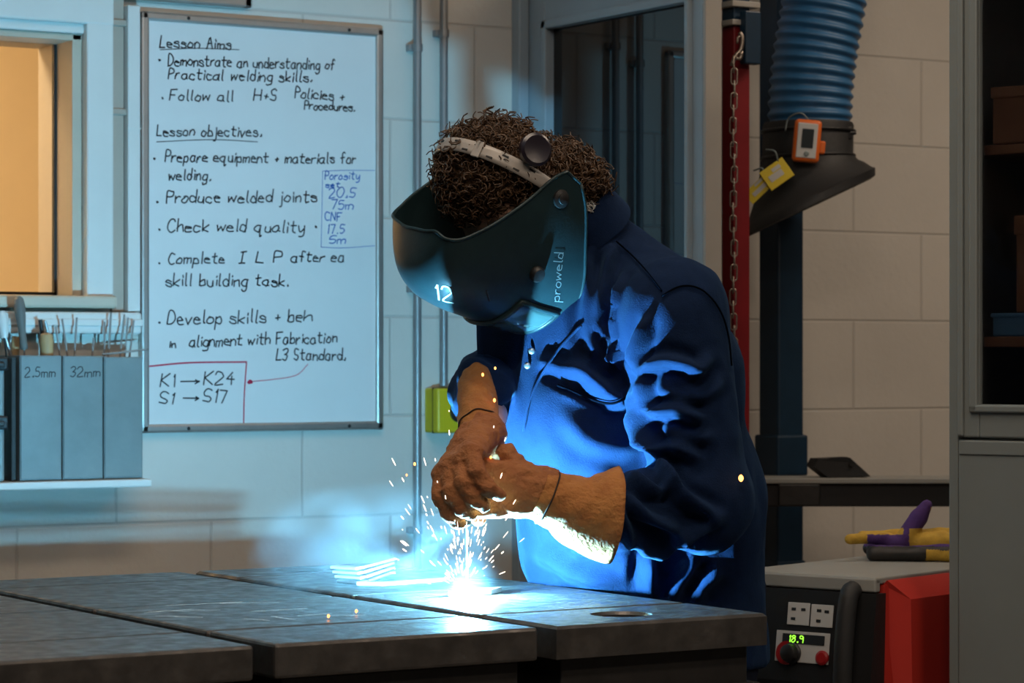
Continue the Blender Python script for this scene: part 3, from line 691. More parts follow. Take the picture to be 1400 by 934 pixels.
# welding machine
k0 = P(1205, 490, 4.75); mrz = math.radians(19.3); MZ = .835
wm = thing('welding_machine', 'red and black welding machine with a green digital display', 'welding machine', (k0[0], k0[1], 0), rz=mrz)
LX, LY = .45, .285
m = MB(); m.prism([(.012, MZ - .014), (LX, MZ - .014), (LX, .30), (.045, .30), (.0, .60)], (0, .001, 0), (1, 0, 0), (0, 0, 1), (0, 1, 0), LY - .001)
m.prism([(-.03, MZ - .04), (-.03, .31), (0, .30), (.01, MZ - .014), (0, MZ - .006)], (.055, 0, 0), (0, 1, 0), (0, 0, 1), (1, 0, 0), LX - .055)
m.v[-1][0:5, 0] = [.050, .065, .065, .02, .02]; m.build('body', M['machinered'], wm, local=True)
m = MB(); m.span((-.012, .004, MZ - .012), (LX + .005, LY + .012, MZ), .003); m.span((-.014, .004, MZ - .026), (.004, LY + .012, MZ - .002), .003); m.build('lid', M['machinegrey'], wm, local=True)
m = MB(); m.prism([(.014, MZ - .028), (-.018, MZ - .028), (-.04, MZ - .19), (-.022, .56), (-.01, .32), (.045, .3), (.005, .58)], (0, -.001, 0), (1, 0, 0), (0, 0, 1), (0, 1, 0), LY + .002); m.build('front_panel', M['black'], wm, local=True)
m = MB(); m.tube(spline([(-.018, .045, MZ - .022), (-.036, .045, MZ - .035), (-.052, .045, MZ - .12), (-.056, .045, MZ - .21), (-.040, .045, .56)], 20), .017, 14); m.build('side_bumper', M['matteblack'], wm, local=True, smooth=True)
fx = lambda z: -.018 - (MZ - .028 - z) * (.022 / .162) - .0008
sl = math.atan2(.022, .162); Rm = np.stack([(0, -1, 0), (math.sin(sl), 0, math.cos(sl)), (-math.cos(sl), 0, math.sin(sl))], 1)
def panel_box(name, y, z, w, h, t, mm, parent=wm, off=0, bev=.001):
    return MB().box(np.array([fx(z), y, z]) + Rm[:, 2] * (off + t / 2), (w, h, t), Rm, bev).build(name, mm, parent, local=True)
p1 = panel_box('button_plate', .155, .764, .046, .040, .002, M['label']); panel_box('button_plate', .106, .763, .046, .040, .002, M['label'])
for (y, z) in ((.165, .772), (.145, .772), (.165, .755), (.112, .772), (.096, .771), (.112, .754)): panel_box('symbol', y, z, .009, .005, .0006, M['screen'], p1, .002, 0)
p2 = panel_box('control_plate', .142, .706, .112, .055, .002, M['label'])
dsp = panel_box('display', .140, .720, .088, .017, .0016, M['screen'], p2, .002)
m = MB(); st, wid = strokes('18.9', 0, .05)
for p in st:
    q = np.array([[fx(.714), .170, .714]]) + Rm[:, 0] * (p[:, :1] / wid * .030) + Rm[:, 1] * p[:, 1:] * .0115 + Rm[:, 2] * .0042
    ribbon(m, q, Rm[:, 2], .0019)
m.build('digits', M['glow'], dsp, local=True)
m = MB(); m.lathe([(.019, 0), (.019, .004), (.016, .006), (.015, .018), (.012, .02)], np.array([fx(.694), .162, .694]) + Rm[:, 2] * .001, Rm, 28); smooth_by_angle(m.build('knob', M['black'], p2, local=True))
m = MB(); m.lathe([(.021, 0), (.021, .003)], np.array([fx(.694), .174, .694]) + Rm[:, 2] * .0015, Rm, 28); m.build('knob_ring', M['red'], p2, local=True)
m = MB(); m.lathe([(.013, 0), (.013, .004), (.009, .006)], np.array([fx(.690), .098, .690]) + Rm[:, 2] * .0015, Rm, 24); m.build('push_button', M['red'], p2, local=True)
m = MB(); m.span((.03, .02, .10), (LX + .05, LY - .02, .30), .006); m.build('trolley', M['matteblack'], wm, local=True)
for x in (.09, LX - .03):
    for y in (-.02, LY + .012):
        m = MB(); m.lathe([(.02, -.018), (.085, -.018), (.095, -.01), (.095, .01), (.085, .018), (.02, .018)], (x, y, .095), frame((0, 1, 0)), 24); m.build('wheel', M['black'], wm, local=True)

# grey cabinet with glass door
g0 = P(1297, 490, 4.75); crz = math.radians(-69.5)
cbn = thing('storage_cabinet', 'grey steel cabinet with dark glass door beside the bench', 'cabinet', (g0[0], g0[1], 0), rz=crz)
CWD, CD, CH = .92, .42, 2.05
m = MB(); t = .0187
m.span((0, 0, .05), (t, CD, CH), .003); m.span((CWD - t, 0, .05), (CWD, CD, CH), .003); m.span((t, CD - .012, .05), (CWD - t, CD, CH)); m.span((t, .002, CH - t), (CWD - t, CD - .012, CH)); m.span((t, .02, .05), (CWD - t, CD - .012, .08)); m.span((t, .004, 1.070), (CWD - t, CD - .012, 1.078))
m.build('carcass', M['cabinet'], cbn, local=True)
x0, x1, zb, zt = .021, CWD - .021, 1.082, CH - .023; gx0, gz0 = .062, 1.140
m = MB()
m.span((x0, -.004, zb), (gx0, .018, zt), .003); m.span((x1 - .05, -.004, zb), (x1, .018, zt), .003); m.span((gx0, -.004, zb), (x1 - .05, .018, gz0), .003); m.span((gx0, -.004, zt - .06), (x1 - .05, .018, zt), .003)
for a in ((gx0 - .017, gx0 - .001, gz0 - .013, zt - .05), (x1 - .05, x1 - .034, gz0 - .013, zt - .05)): m.span((a[0], -.012, a[2]), (a[1], -.003, a[3]), .003)
m.span((gx0 - .017, -.012, gz0 - .014), (x1 - .034, -.003, gz0 - .001), .003); m.span((x0 + .001, -.011, zb + .002), (x0 + .012, -.003, zt), .003)
dr = m.build('glass_door', M['cabinet'], cbn, local=True)
tint = mat('smoked_cabinet_glass', (.5, .5, .53), .02); b = tint.node_tree.nodes['Principled BSDF']; b.inputs['Transmission Weight'].default_value = 1; b.inputs['IOR'].default_value = 1.3
m = MB(); m.span((gx0 - .002, .006, gz0 - .002), (x1 - .048, .010, zt - .058)); m.build('glass_pane', tint, dr, local=True)
m = MB(); m.span((x0, -.004, .09), (x1, .014, 1.077), .003); m.span((x0 + .002, -.007, 1.052), (x1 - .002, -.003, 1.076), .002); lp = m.build('lower_panel', M['cabinet'], cbn, local=True)
m = MB(); m.span((.5, -.02, .85), (.52, -.004, .95), .004); m.build('handle', M['steel'], lp, local=True)
for z in (1.24, 1.575):
    m = MB(); m.span((t, .03, z), (CWD - t, CD - .014, z + .018), .002); m.build('shelf', M['brown'], cbn, local=True)
ca, sa = math.cos(crz), math.sin(crz); cw = lambda x, y, z: np.array([g0[0] + ca * x - sa * y, g0[1] + sa * x + ca * y, z])
def boxin(name, x, y, z, size, mm, lid, label):
    o = thing(name, label, 'box', cw(x, y, z), rz=crz)
    m = MB(); m.span((-size[0] / 2, -size[1] / 2, 0), (size[0] / 2, size[1] / 2, size[2] * .85), .003); m.build('box_body', mm, o, local=True)
    m = MB(); m.span((-size[0] / 2 - .003, -size[1] / 2 - .003, size[2] * .8), (size[0] / 2 + .003, size[1] / 2 + .003, size[2]), .003); m.build('lid', lid, o, local=True)
boxin('cardboard_box', .225, .14, 1.299, (.23, .2, .17), M['brown'], M['brown'], 'brown cardboard box on the cabinet shelf behind glass')
boxin('storage_box', .24, .13, 1.259, (.34, .2, .04), M['boxblue'], M['boxblue'], 'flat blue box under the brown carton in the cabinet')
boxin('cardboard_box', .24, .14, 1.594, (.34, .22, .10), M['brown'], M['brown'], 'flat brown carton on the upper cabinet shelf')

# lamps' own fittings on the ceiling
for (x, y), lb in (((2.0, 3.3), 'long ceiling lamp above the welding table'), ((4.6, 3.9), 'long ceiling lamp above the extraction bench'), ((1.2, 1.6), 'long ceiling lamp nearest the camera side'), ((3.8, .8), 'long ceiling lamp over the open floor')):
    t = thing('ceiling_light', lb, 'lamp', (x, y, 3.0), group='ceiling lamps')
    m = MB(); m.span((x - .72, y - .17, 2.985), (x + .72, y + .17, 2.9995), .004); m.build('housing', M['white'], t)
# ================================================================== THE WELDER
A3 = lambda *q: np.array(q, float)
pr = thing('person', 'person in navy work jacket and black welding helmet bending over the arc', 'person', (2.64, 3.72, 0))
PITCH, ROLL = math.radians(62), math.radians(8)
HC0 = A3(2.336, 3.695, 1.484)
hF = A3(-math.cos(PITCH), 0, -math.sin(PITCH)); hU0 = A3(-math.sin(PITCH), 0, math.cos(PITCH)); hL0 = A3(0, -1, 0)
hL = hL0 * math.cos(ROLL) - hU0 * math.sin(ROLL); hU = hU0 * math.cos(ROLL) + hL0 * math.sin(ROLL)
hp = lambda f, u, l: HC0 + np.multiply.outer(np.asarray(f, float), hF) + np.multiply.outer(np.asarray(u, float), hU) + np.multiply.outer(np.asarray(l, float), hL)

NS, NE, NW = A3(2.515, 3.53, 1.285), A3(2.540, 3.480, .990), A3(2.37, 3.475, .988)      # near shoulder, elbow, sleeve end
FS, FE, FW = A3(2.52, 3.885, 1.31), A3(2.455, 3.975, 1.16), A3(2.275, 3.725, 1.17)         # far shoulder, elbow, sleeve end
def sect(d, s): return (frame(d, (0, 1, 0)), (s, 1, 1))
def chain(q, pts, rs, k, s=None):
    D = None
    for a, b2, ra, rb in zip(pts[:-1], pts[1:], rs[:-1], rs[1:]):
        e = cone_d(q, a, b2, ra, rb, None if s is None else sect(np.subtract(b2, a), s)); D = e if D is None else smin(D, e, k)
    return D
def sleeve_near(q): return chain(q, [NS, NE, NW], [.084, .074, .050], .03)
def sleeve_far(q): return chain(q, [FS, FE, FW], [.078, .060, .046], .03)
def torso(q):
    D = chain(q, [A3(2.645, 3.72, .70), A3(2.635, 3.72, .98), A3(2.585, 3.71, 1.20), A3(2.555, 3.705, 1.29)], [.145, .135, .130, .105], .05, 1.4)
    D = smin(D, chain(q, [A3(2.46, 3.72, 1.30), A3(2.43, 3.73, 1.12), A3(2.50, 3.73, .92), A3(2.54, 3.73, .74)], [.10, .085, .10, .11], .05, 1.35), .06)
    D = smin(D, cone_d(q, A3(2.535, 3.545, 1.30), A3(2.53, 3.865, 1.315), .080, .080), .06)
    D = smin(D, chain(q, [A3(2.54, 3.70, 1.34), A3(2.47, 3.70, 1.405)], [.082, .072], .04), .05)
    return D
def jacket_f(q): return smin(smin(torso(q), sleeve_near(q), .022), sleeve_far(q), .03)
def trim_below(D, q, z): return np.maximum(D, z - q[..., 2])
def jacket_sdf(q):
    D = trim_below(jacket_f(q), q, .712)
    e = np.subtract(NW, NE); e /= np.linalg.norm(e); D = np.where((q - NW) @ e > .012, np.maximum(D, (q - NW) @ e - .012), D) if False else D
    return D
V, Q = surface(jacket_sdf, (2.20, 3.36, .70), (2.90, 4.10, 1.52), .0058)
V = relax(V, Q, 2, .4)
N = vnormals(V, Q)
# cloth folds: ridges along drawn lines, on the sleeve or on the body
dt, dn, df = torso(V), sleeve_near(V), sleeve_far(V)
on_sleeve = (dn < dt) & (dn < df); on_body = ~on_sleeve & (dt <= df)
def scr(V):
    q = V - CAMP; d = q @ VW; return np.stack([700 + FPX * (q @ RT) / d, YH - FPX * (q @ UP) / d], 1)
S = scr(V); face = np.clip(-((V - CAMP) * N).sum(1) / np.linalg.norm(V - CAMP, axis=1) * 3 + .6, 0, 1)
disp = np.zeros(len(V))
def fold(px, amp, w, who, sharp=1.0, sag=.5):
    sel = np.where(who & (face > 0))[0]; c = spline(px, 40); s = S[sel]
    best = np.full(len(sel), 1e9); tt = np.zeros(len(sel)); sgn = np.zeros(len(sel))
    for i in range(39):
        a, b2 = c[i], c[i + 1]; ab = b2 - a; t = np.clip(((s - a) @ ab) / (ab @ ab + 1e-9), 0, 1); r = s - a - t[:, None] * ab
        d = np.hypot(r[:, 0], r[:, 1]); k = d < best; best[k] = d[k]; tt[k] = (i + t[k]) / 39; sgn[k] = np.sign(ab[0] * r[k, 1] - ab[1] * r[k, 0])
    tap = np.clip(np.minimum(tt, 1 - tt) * 5, 0, 1) ** .7 * .9 + .1
    x = best / (w * .88)
    disp[sel] += (2.0 if who is SL else 1.5) * amp * tap * (np.exp(-x ** 2) - sag * np.exp(-((x - 1.9) / .9) ** 2)) * face[sel]
SL, BO = on_sleeve, on_body
for px, amp, w, who in (
    ([(872, 507), (893, 497), (915, 493), (940, 500), (953, 507), (970, 488)], .012, 9, SL), ([(866, 500), (874, 470), (886, 433)], .011, 8, SL), ([(880, 512), (880, 540), (884, 566)], .010, 8, SL),
    ([(884, 568), (902, 562), (921, 560), (942, 566), (962, 577)], .013, 9, SL), ([(884, 600), (897, 614), (920, 612), (940, 618), (958, 630)], .012, 9, SL), ([(866, 528), (868, 560), (880, 592), (893, 612)], .012, 9, SL),
    ([(901, 622), (910, 650), (928, 676), (955, 692), (984, 708)], .012, 9, SL), ([(860, 684), (878, 702), (905, 714), (940, 728), (984, 709)], .011, 9, SL), ([(862, 734), (885, 742), (910, 743), (942, 733)], .012, 9, SL),
    ([(832, 684), (848, 700), (857, 722), (860, 750)], .009, 7, SL), ([(860, 650), (880, 665), (902, 672), (915, 660)], .010, 8, SL), ([(842, 650), (846, 668), (838, 684)], .007, 6, SL), ([(905, 590), (940, 600), (975, 596)], .006, 10, SL),
    ([(900, 530), (930, 545), (965, 540), (985, 520)], .006, 9, SL),
    ([(838, 334), (826, 382), (814, 448), (806, 500)], .012, 9, BO), ([(822, 442), (830, 465), (840, 480), (850, 488)], .011, 7, BO), ([(850, 372), (846, 420), (844, 475), (850, 505)], .012, 8, BO),
    ([(776, 492), (795, 507), (815, 526), (840, 545), (866, 536)], .016, 12, BO), ([(738, 495), (760, 500), (790, 520)], .008, 10, BO), ([(760, 526), (780, 534), (810, 546), (832, 552), (862, 540)], -.006, 5, BO),
    ([(798, 345), (806, 380), (802, 430), (798, 470)], .010, 9, BO), ([(768, 560), (800, 600), (850, 612), (880, 600)], .006, 14, BO),
    ([(735, 752), (760, 770), (800, 790), (850, 800)], .008, 12, BO), ([(880, 760), (890, 790), (893, 820)], .010, 10, BO), ([(905, 740), (885, 775), (880, 815)], .010, 10, BO), ([(950, 820), (960, 800), (985, 780)], .012, 10, BO), ([(915, 815), (935, 790), (950, 760)], .012, 10, BO), ([(780, 755), (820, 748), (880, 742)], .008, 9, BO)):
    fold(px, amp, w, who)
nz = np.array([noise.noise(Vector(p)) for p in (V * [16, 16, 9]).tolist()]); nz2 = np.array([noise.noise(Vector(p)) for p in (V * [34, 34, 22] + 7).tolist()])
disp += .006 * (1 - 2 * np.abs(nz)) * .6 + .0025 * nz2
# creases ringing the far sleeve
tf = np.clip(((V - FS) @ (FE - FS)) / ((FE - FS) @ (FE - FS)), -.5, 2); disp += np.where(df < dt, .006 * np.sin(tf * 16 + nz * 2), 0)
V = V + N * disp[:, None]; V = relax(V, Q, 1, .25)
jk = mesh_obj('jacket', V, Q, M['jacket'], pr, smooth=True)
jk['label'] = 'creased navy cotton work jacket'
JV, JN = V, vnormals(V, Q); JS = scr(JV); JF = ((JV - CAMP) * JN).sum(1) < 0
def on_jacket(px, off=.002, who=None, dmax=None):
    out = []
    sel = np.where(JF & (who if who is not None else True))[0]
    dd = (JV[sel] - CAMP) @ VW
    for x, y in px:
        d2 = np.hypot(JS[sel, 0] - x, JS[sel, 1] - y); near = np.where(d2 < max(7, d2.min() + 1))[0]; i = sel[near[np.argmin(dd[near])]]
        out.append(P(x, y, (JV[i] - CAMP) @ VW) + JN[i] * off)
    return np.array(out)
def seam(name, px, r, m_, who, n=26, off=.0005):
    pts = on_jacket(spline(px, n), off, who); k = np.array([.25, .5, .25])
    for _ in range(2): pts[1:-1] = .25 * pts[:-2] + .5 * pts[1:-1] + .25 * pts[2:]
    return MB().tube(pts, r, 6).build(name, m_, jk, smooth=True)
navydark = mat('navy_seam_and_slit_shade', (.002, .003, .006), 1, spec=0)
seam('pocket_slit_shade', [(762, 527), (780, 534), (800, 543), (832, 552), (850, 547), (862, 540)], .0022, navydark, BO)  # near-black tube paints in the shade of the pocket slit
seam('sleeve_seam', [(905, 405), (925, 393), (945, 391), (965, 400), (985, 425), (996, 460), (1000, 500)], .0016, navydark, None)
seam('yoke_seam', [(842, 330), (865, 350), (885, 372), (905, 398)], .0014, navydark, None)
seam('front_edge', [(795, 445), (770, 470), (745, 505), (725, 545), (716, 590)], .0022, M['jacket'], None)
# standing collar round the neck
col = []
cc0 = A3(2.448, 3.70, 1.442); cR = frame(A3(-.70, 0, .70), (0, 1, 0)); a = np.linspace(0, 2 * math.pi, 56, endpoint=False)
for r, h in ((.083, -.03), (.080, 0), (.076, .028), (.071, .030), (.074, 0), (.074, -.03)):
    col.append(cc0 + (np.stack([r * np.cos(a) * 1.0, r * np.sin(a), np.full(56, h) + .004 * np.sin(3 * a)], 1)) @ cR.T)
m = MB(); loft(m, col); m.build('collar', M['jacket'], jk, smooth=True)
# open front: the far lapel hanging below the helmet, with studs on the placket
m = MB()
def sheet(mm, rows, th=.004):
    rows = np.array(rows, float); r, c = rows.shape[:2]; du = np.gradient(rows, axis=0); dv = np.gradient(rows, axis=1); n_ = np.cross(du, dv); n_ /= np.linalg.norm(n_, axis=2, keepdims=True) + 1e-9
    top, bot = rows + n_ * th / 2, rows - n_ * th / 2; idx = lambda i, j, k: k * r * c + i * c + j; f = []
    for i in range(r - 1):
        for j in range(c - 1): f += [[idx(i, j, 0), idx(i, j + 1, 0), idx(i + 1, j + 1, 0), idx(i + 1, j, 0)], [idx(i, j, 1), idx(i + 1, j, 1), idx(i + 1, j + 1, 1), idx(i, j + 1, 1)]]
    for i in range(r - 1):
        for j in (0, c - 1): f.append([idx(i, j, 0), idx(i + 1, j, 0), idx(i + 1, j, 1), idx(i, j, 1)])
    for j in range(c - 1):
        for i in (0, r - 1): f.append([idx(i, j, 0), idx(i, j + 1, 0), idx(i, j + 1, 1), idx(i, j, 1)])
    mm.add(np.vstack([top.reshape(-1, 3), bot.reshape(-1, 3)]), f)
def panel(edgeA, edgeB, n=18, m_=10, bulge=.012):
    a, b2 = spline(edgeA, n), spline(edgeB, n); rows = []
    for j in range(m_):
        t = j / (m_ - 1); r = a * (1 - t) + b2 * t; r = r - VW * bulge * math.sin(math.pi * t) + RT * .002 * math.sin(9 * t); rows.append(r)
    return rows
sheet(m, panel([P(652, 432, 4.47), P(655, 500, 4.45), P(668, 560, 4.43), P(690, 640, 4.45)], [P(728, 440, 4.40), P(728, 500, 4.40), P(728, 560, 4.42), P(740, 640, 4.46)]))
sheet(m, panel([P(738, 440, 4.40), P(728, 500, 4.385), P(716, 570, 4.39), P(712, 640, 4.42)], [P(800, 420, 4.37), P(790, 480, 4.37), P(775, 560, 4.38), P(775, 640, 4.42)]))
m.build('front_panel', M['jacket'], jk, smooth=True)
for x, y in ((727, 480), (721, 500), (729, 512)):
    m = MB(); c = P(x, y, 4.378); R = frame(-VW); m.lathe([(.0055, 0), (.0055, .002), (.003, .0035)], c, R, 14); m.build('stud', M['steel'], jk, smooth=True)

# trousers, boots, body
def trouser_f(q):
    D = None
    for s in (-1, 1):
        e = chain(q, [A3(2.66, 3.72 + .075 * s, .86), A3(2.61, 3.72 + .12 * s, .47), A3(2.69, 3.72 + .135 * s, .07)], [.108, .082, .068], .03); D = e if D is None else smin(D, e, .03)
    return np.maximum(np.maximum(D, .055 - q[..., 2]), q[..., 2] - .86)
V, Q = surface(trouser_f, (2.42, 3.40, .03), (2.86, 4.04, .88), .010); V = relax(V, Q, 2); Nn = vnormals(V, Q)
V = V + Nn * (.005 * np.array([noise.noise(Vector(p)) for p in (V * [9, 9, 22]).tolist()]))[:, None]
mesh_obj('trousers', V, Q, M['trouser'], pr, smooth=True)
for s in (-1, 1):
    y = 3.72 + .135 * s
    f = lambda q: np.maximum(smin(chain(q, [A3(2.70, y, .16), A3(2.695, y, .06)], [.052, .05], .02), chain(q, [A3(2.70, y, .048), A3(2.56, y - .0, .048), A3(2.50, y, .044)], [.046, .05, .044], .02), .03), .002 - q[..., 2])
    V, Q = surface(f, (2.42, y - .09, -.01), (2.80, y + .09, .24), .007); mesh_obj('boot', relax(V, Q, 1), Q, M['boot'], pr, smooth=True)
hf = lambda f, u, l: hp(f, u, l)
def body_f(q):
    D = cone_d(q, hf(.002, .050, 0), hf(.03, .03, 0), .078, .076)
    D = smin(D, cone_d(q, hf(.05, -.03, 0), hf(.06, -.075, 0), .058, .036), .03)                    # jaw and chin
    D = smin(D, cone_d(q, hf(.098, .0, 0), hf(.122, -.03, 0), .010, .015), .012)                     # nose
    for s in (-1, 1):
        D = smin(D, cone_d(q, hf(-.005, .01, .082 * s), hf(-.012, -.02, .084 * s), .016, .010), .006)     # ears
        D = np.minimum(D, np.linalg.norm(q - hf(.088, .012, .032 * s), axis=-1) - .013)                    # eyes
        D = smin(D, cone_d(q, hf(.100, .030, .018 * s), hf(.092, .032, .05 * s), .007, .006), .008)       # brows
    D = smin(D, cone_d(q, hf(.100, -.055, -.022), hf(.100, -.055, .022), .008, .008), .008)          # mouth
    D = smin(D, cone_d(q, hf(-.03, -.04, 0), A3(2.53, 3.70, 1.37), .056, .062), .03)                 # neck
    D = smin(D, chain(q, [A3(2.65, 3.72, .88), A3(2.60, 3.71, 1.18), A3(2.56, 3.705, 1.28)], [.11, .105, .09], .04, 1.3), .04)
    D = smin(D, chain(q, [NS, NE, A3(2.24, 3.48, 1.01)], [.055, .04, .026], .03), .03)
    D = smin(D, chain(q, [FS, FE, A3(2.22, 3.61, 1.11)], [.05, .036, .026], .03), .03)
    for s in (-1, 1): D = smin(D, chain(q, [A3(2.66, 3.72 + .075 * s, .86), A3(2.61, 3.72 + .12 * s, .47), A3(2.69, 3.72 + .135 * s, .10)], [.088, .055, .042], .03), .03)
    return D
V, Q = surface(body_f, (2.10, 3.36, .04), (2.86, 4.06, 1.66), .0085); mesh_obj('body', relax(V, Q, 1), Q, M['skin'], pr, smooth=True)

# ------------------------------------------------------------------ hair
hr = MB()
sc_c = (.004, .040, 0); sc_r = (.090, .112, .086)
cap = lambda q: np.maximum(np.linalg.norm((np.stack([(q - HC0) @ hF - sc_c[0], (q - HC0) @ hU - sc_c[1], (q - HC0) @ hL], -1)) / sc_r, axis=-1) * .1 - .1, np.minimum(((q - HC0) @ hF) - .05, .07 - (q - HC0) @ hU))
V, Q = surface(cap, HC0 - .19, HC0 + .19, .008); hr.add(relax(V, Q, 1), Q.tolist())
def curl(p, n_, L, r, tr, turns):
    ax = n_ * .75 + rng.normal(0, .55, 3) + A3(0, 0, -.25); R = frame(ax); k = 16; t = np.linspace(0, 1, k); ph = rng.uniform(0, 6.28)
    a = ph + t * turns * 2 * math.pi * rng.choice([-1, 1]); rr = r * (.5 + .6 * t)
    pts = p + (R[:, 2] * (t * L)[:, None]) + rr[:, None] * (np.cos(a)[:, None] * R[:, 0] + np.sin(a)[:, None] * R[:, 1])
    hr.tube(pts, tr * (1 - .5 * t), 3, cap=False)
cnt = 0
while cnt < 1900:
    d = rng.normal(0, 1, 3); d /= np.linalg.norm(d); f, u, l = np.array(sc_c) + d * sc_r
    if (f > .052 and u < .075) or (u < -.045 and f > -.01): continue
    p = hf(f, u, l); n_ = d[0] * hF + d[1] * hU + d[2] * hL
    ln = rng.uniform(.018, .038)
    if f > .02 and u > .07: ln *= .9
    curl(p - n_ * .006, n_, ln, rng.uniform(.004, .009), rng.uniform(.0014, .0027), rng.uniform(1.4, 2.8)); cnt += 1
for _ in range(760):                                        # the longer mass at the nape
    d = rng.normal(0, 1, 3); d /= np.linalg.norm(d); p = hf(-.066, -.050, .012) + (d[0] * hF * .038 + d[1] * hU * .055 + d[2] * hL * .07)
    n_ = d[0] * hF + d[1] * hU + d[2] * hL; curl(p, n_, rng.uniform(.014, .034), rng.uniform(.004, .009), rng.uniform(.0014, .0026), rng.uniform(1.4, 2.8))
nape = MB(); V, Q = surface(lambda q: (np.linalg.norm((np.stack([(q - HC0) @ hF + .066, (q - HC0) @ hU + .050, (q - HC0) @ hL - .012], -1)) / A3(.042, .058, .072), axis=-1) - 1) * .04, HC0 - .2, HC0 + .2, .009); hr.add(relax(V, Q, 1), Q.tolist())
hair = hr.build('hair', M['hair'], pr, smooth=True); hair['label'] = 'dark brown curly hair'
m = MB(); tc_ = P(806, 283, 4.36)
for _ in range(26):
    d = rng.normal(0, 1, 3); d /= np.linalg.norm(d); R = frame(d); a = np.linspace(0, rng.uniform(2, 5), 12); r = rng.uniform(.004, .009)
    m.tube(tc_ + d * .006 + r * (np.cos(a)[:, None] * R[:, 0] + np.sin(a)[:, None] * R[:, 1]), .0008, 4)
m.build('hair_tie', M['label'], hair, smooth=True)

# ------------------------------------------------------------------ welding helmet
hm = thing('welding_helmet', '', '', HC0); hm.parent = pr; hm.location = tuple(HC0 - A3(2.64, 3.72, 0)); del hm['category']; hm['label'] = 'glossy black welding helmet marked 12'
T = 100; nt_, ns_ = 90, 40
pf = lambda u: np.interp(u, [-.15, -.12, -.06, 0, .04, .08, .11, .132, .145, .157, .168], [.165, .186, .210, .224, .233, .237, .232, .220, .200, .165, .120])
pa = lambda u: np.interp(u, [-.15, -.12, -.06, 0, .05, .10, .13], [.095, .107, .115, .118, .119, .117, .108])
urim = lambda t: np.interp(t, [-100, -96, -88, -75, -60, -42, -25, 0, 25, 42, 60, 75, 88, 96, 100], [.03, .06, .09, .125, .145, .157, .160, .160, .157, .143, .116, .088, .058, .040, .022])
ubot = lambda t: np.interp(np.abs(t), [0, 37, 55, 70, 86, 96, 100], [-.142, -.138, -.128, -.105, -.066, -.036, -.012])
def shell_pt(t, s):
    u = urim(t) * (1 - s) + ubot(t) * s; a = pa(u); b2 = pf(u) - .015; tr = np.radians(t); e = .87
    l = a * np.sign(np.sin(tr)) * np.abs(np.sin(tr)) ** e; f = .015 + b2 * np.sign(np.cos(tr)) * np.abs(np.cos(tr)) ** e
    return hp(f, u, l)
tt_ = np.linspace(-T, T, nt_); ss_ = np.linspace(0, 1, ns_); TT, SS = np.meshgrid(tt_, ss_, indexing='ij'); G3 = shell_pt(TT, SS)
for _ in range(6): G3[1:-1, 1:-1] = .5 * G3[1:-1, 1:-1] + .125 * (G3[:-2, 1:-1] + G3[2:, 1:-1] + G3[1:-1, :-2] + G3[1:-1, 2:])
for _ in range(4): G3[1:-1, 0] = .5 * G3[1:-1, 0] + .25 * (G3[:-2, 0] + G3[2:, 0]); G3[1:-1, -1] = .5 * G3[1:-1, -1] + .25 * (G3[:-2, -1] + G3[2:, -1])
gn = np.cross(np.gradient(G3, axis=0), np.gradient(G3, axis=1)); gn /= np.linalg.norm(gn, axis=2, keepdims=True)
if ((G3 - HC0) * gn).sum() < 0: gn = -gn
mm = MB(); sheet(mm, G3 - gn * .0016, .0032); sh = mm.build('shell', M['shell'], hm, smooth=False); smooth_by_angle(sh, 50)
mm = MB(); mm.tube(G3[:, 0], .0028, 8); mm.tube(G3[:, -1], .003, 8); mm.tube(G3[0], .0028, 8); mm.tube(G3[-1], .0028, 8); mm.build('rim', M['shell'], hm, smooth=True)
gs = scr(G3.reshape(-1, 3)); gfl = G3.reshape(-1, 3); gnf = gn.reshape(-1, 3); gvis = ((gfl - CAMP) * gnf).sum(1) < 0
def on_shell(px, off=.0008):
    out, nn = [], []
    for x, y in px:
        w = np.where(gvis)[0]; d2 = np.hypot(gs[w, 0] - x, gs[w, 1] - y); o = np.argsort(d2)[:4]; i = w[o]; k = 1 / (d2[o] + .5); k /= k.sum()
        n_ = (gnf[i] * k[:, None]).sum(0); n_ /= np.linalg.norm(n_); r = P(x, y, 1) - CAMP; t = ((gfl[i] * k[:, None]).sum(0) - CAMP) @ n_ / (r @ n_); out.append(CAMP + r * t + n_ * off); nn.append(n_)
    return np.array(out), np.array(nn)
def shell_text(mm, text, o, ex, ey, wid_px, hgt_px, w):
    st, wid = strokes(text, .02, 0)
    for p in st:
        q = [np.array(o) + np.array(ex) * x / wid * wid_px + np.array(ey) * y * hgt_px for x, y in p]
        a, n_ = on_shell(q, .0012); ribbon(mm, a, n_, w)
m = MB(); shell_text(m, '12', (596, 408), (.96, .24), (-.12, -1), 25, 20, .0028); m.build('number', M['chalk'], sh)
m = MB(); shell_text(m, 'proweld', (764, 412), (.08, -1), (-1, -.05), 66, 12, .0016); m.build('lettering', M['galv'], sh)
def shell_tu(t, u, off):
    q = np.stack([np.interp(t, tt_, np.arange(nt_)), np.zeros(np.shape(t))], -1); ti = q[..., 0]; sv = np.clip((u - urim(t)) / (ubot(t) - urim(t)), 0, 1) * (ns_ - 1)
    a0, b0 = np.clip(ti.astype(int), 0, nt_ - 2), np.clip(sv.astype(int), 0, ns_ - 2); fa, fb = (ti - a0)[..., None], (sv - b0)[..., None]
    bl = lambda A: A[a0, b0] * (1 - fa) * (1 - fb) + A[a0 + 1, b0] * fa * (1 - fb) + A[a0, b0 + 1] * (1 - fa) * fb + A[a0 + 1, b0 + 1] * fa * fb
    return bl(G3) + bl(gn) * off
t0, t1, u0, u1 = -18, 40, -.108, -.030
w_ = lambda a, b2: a + (b2 - a) * np.linspace(0, 1, 14)[:-1]
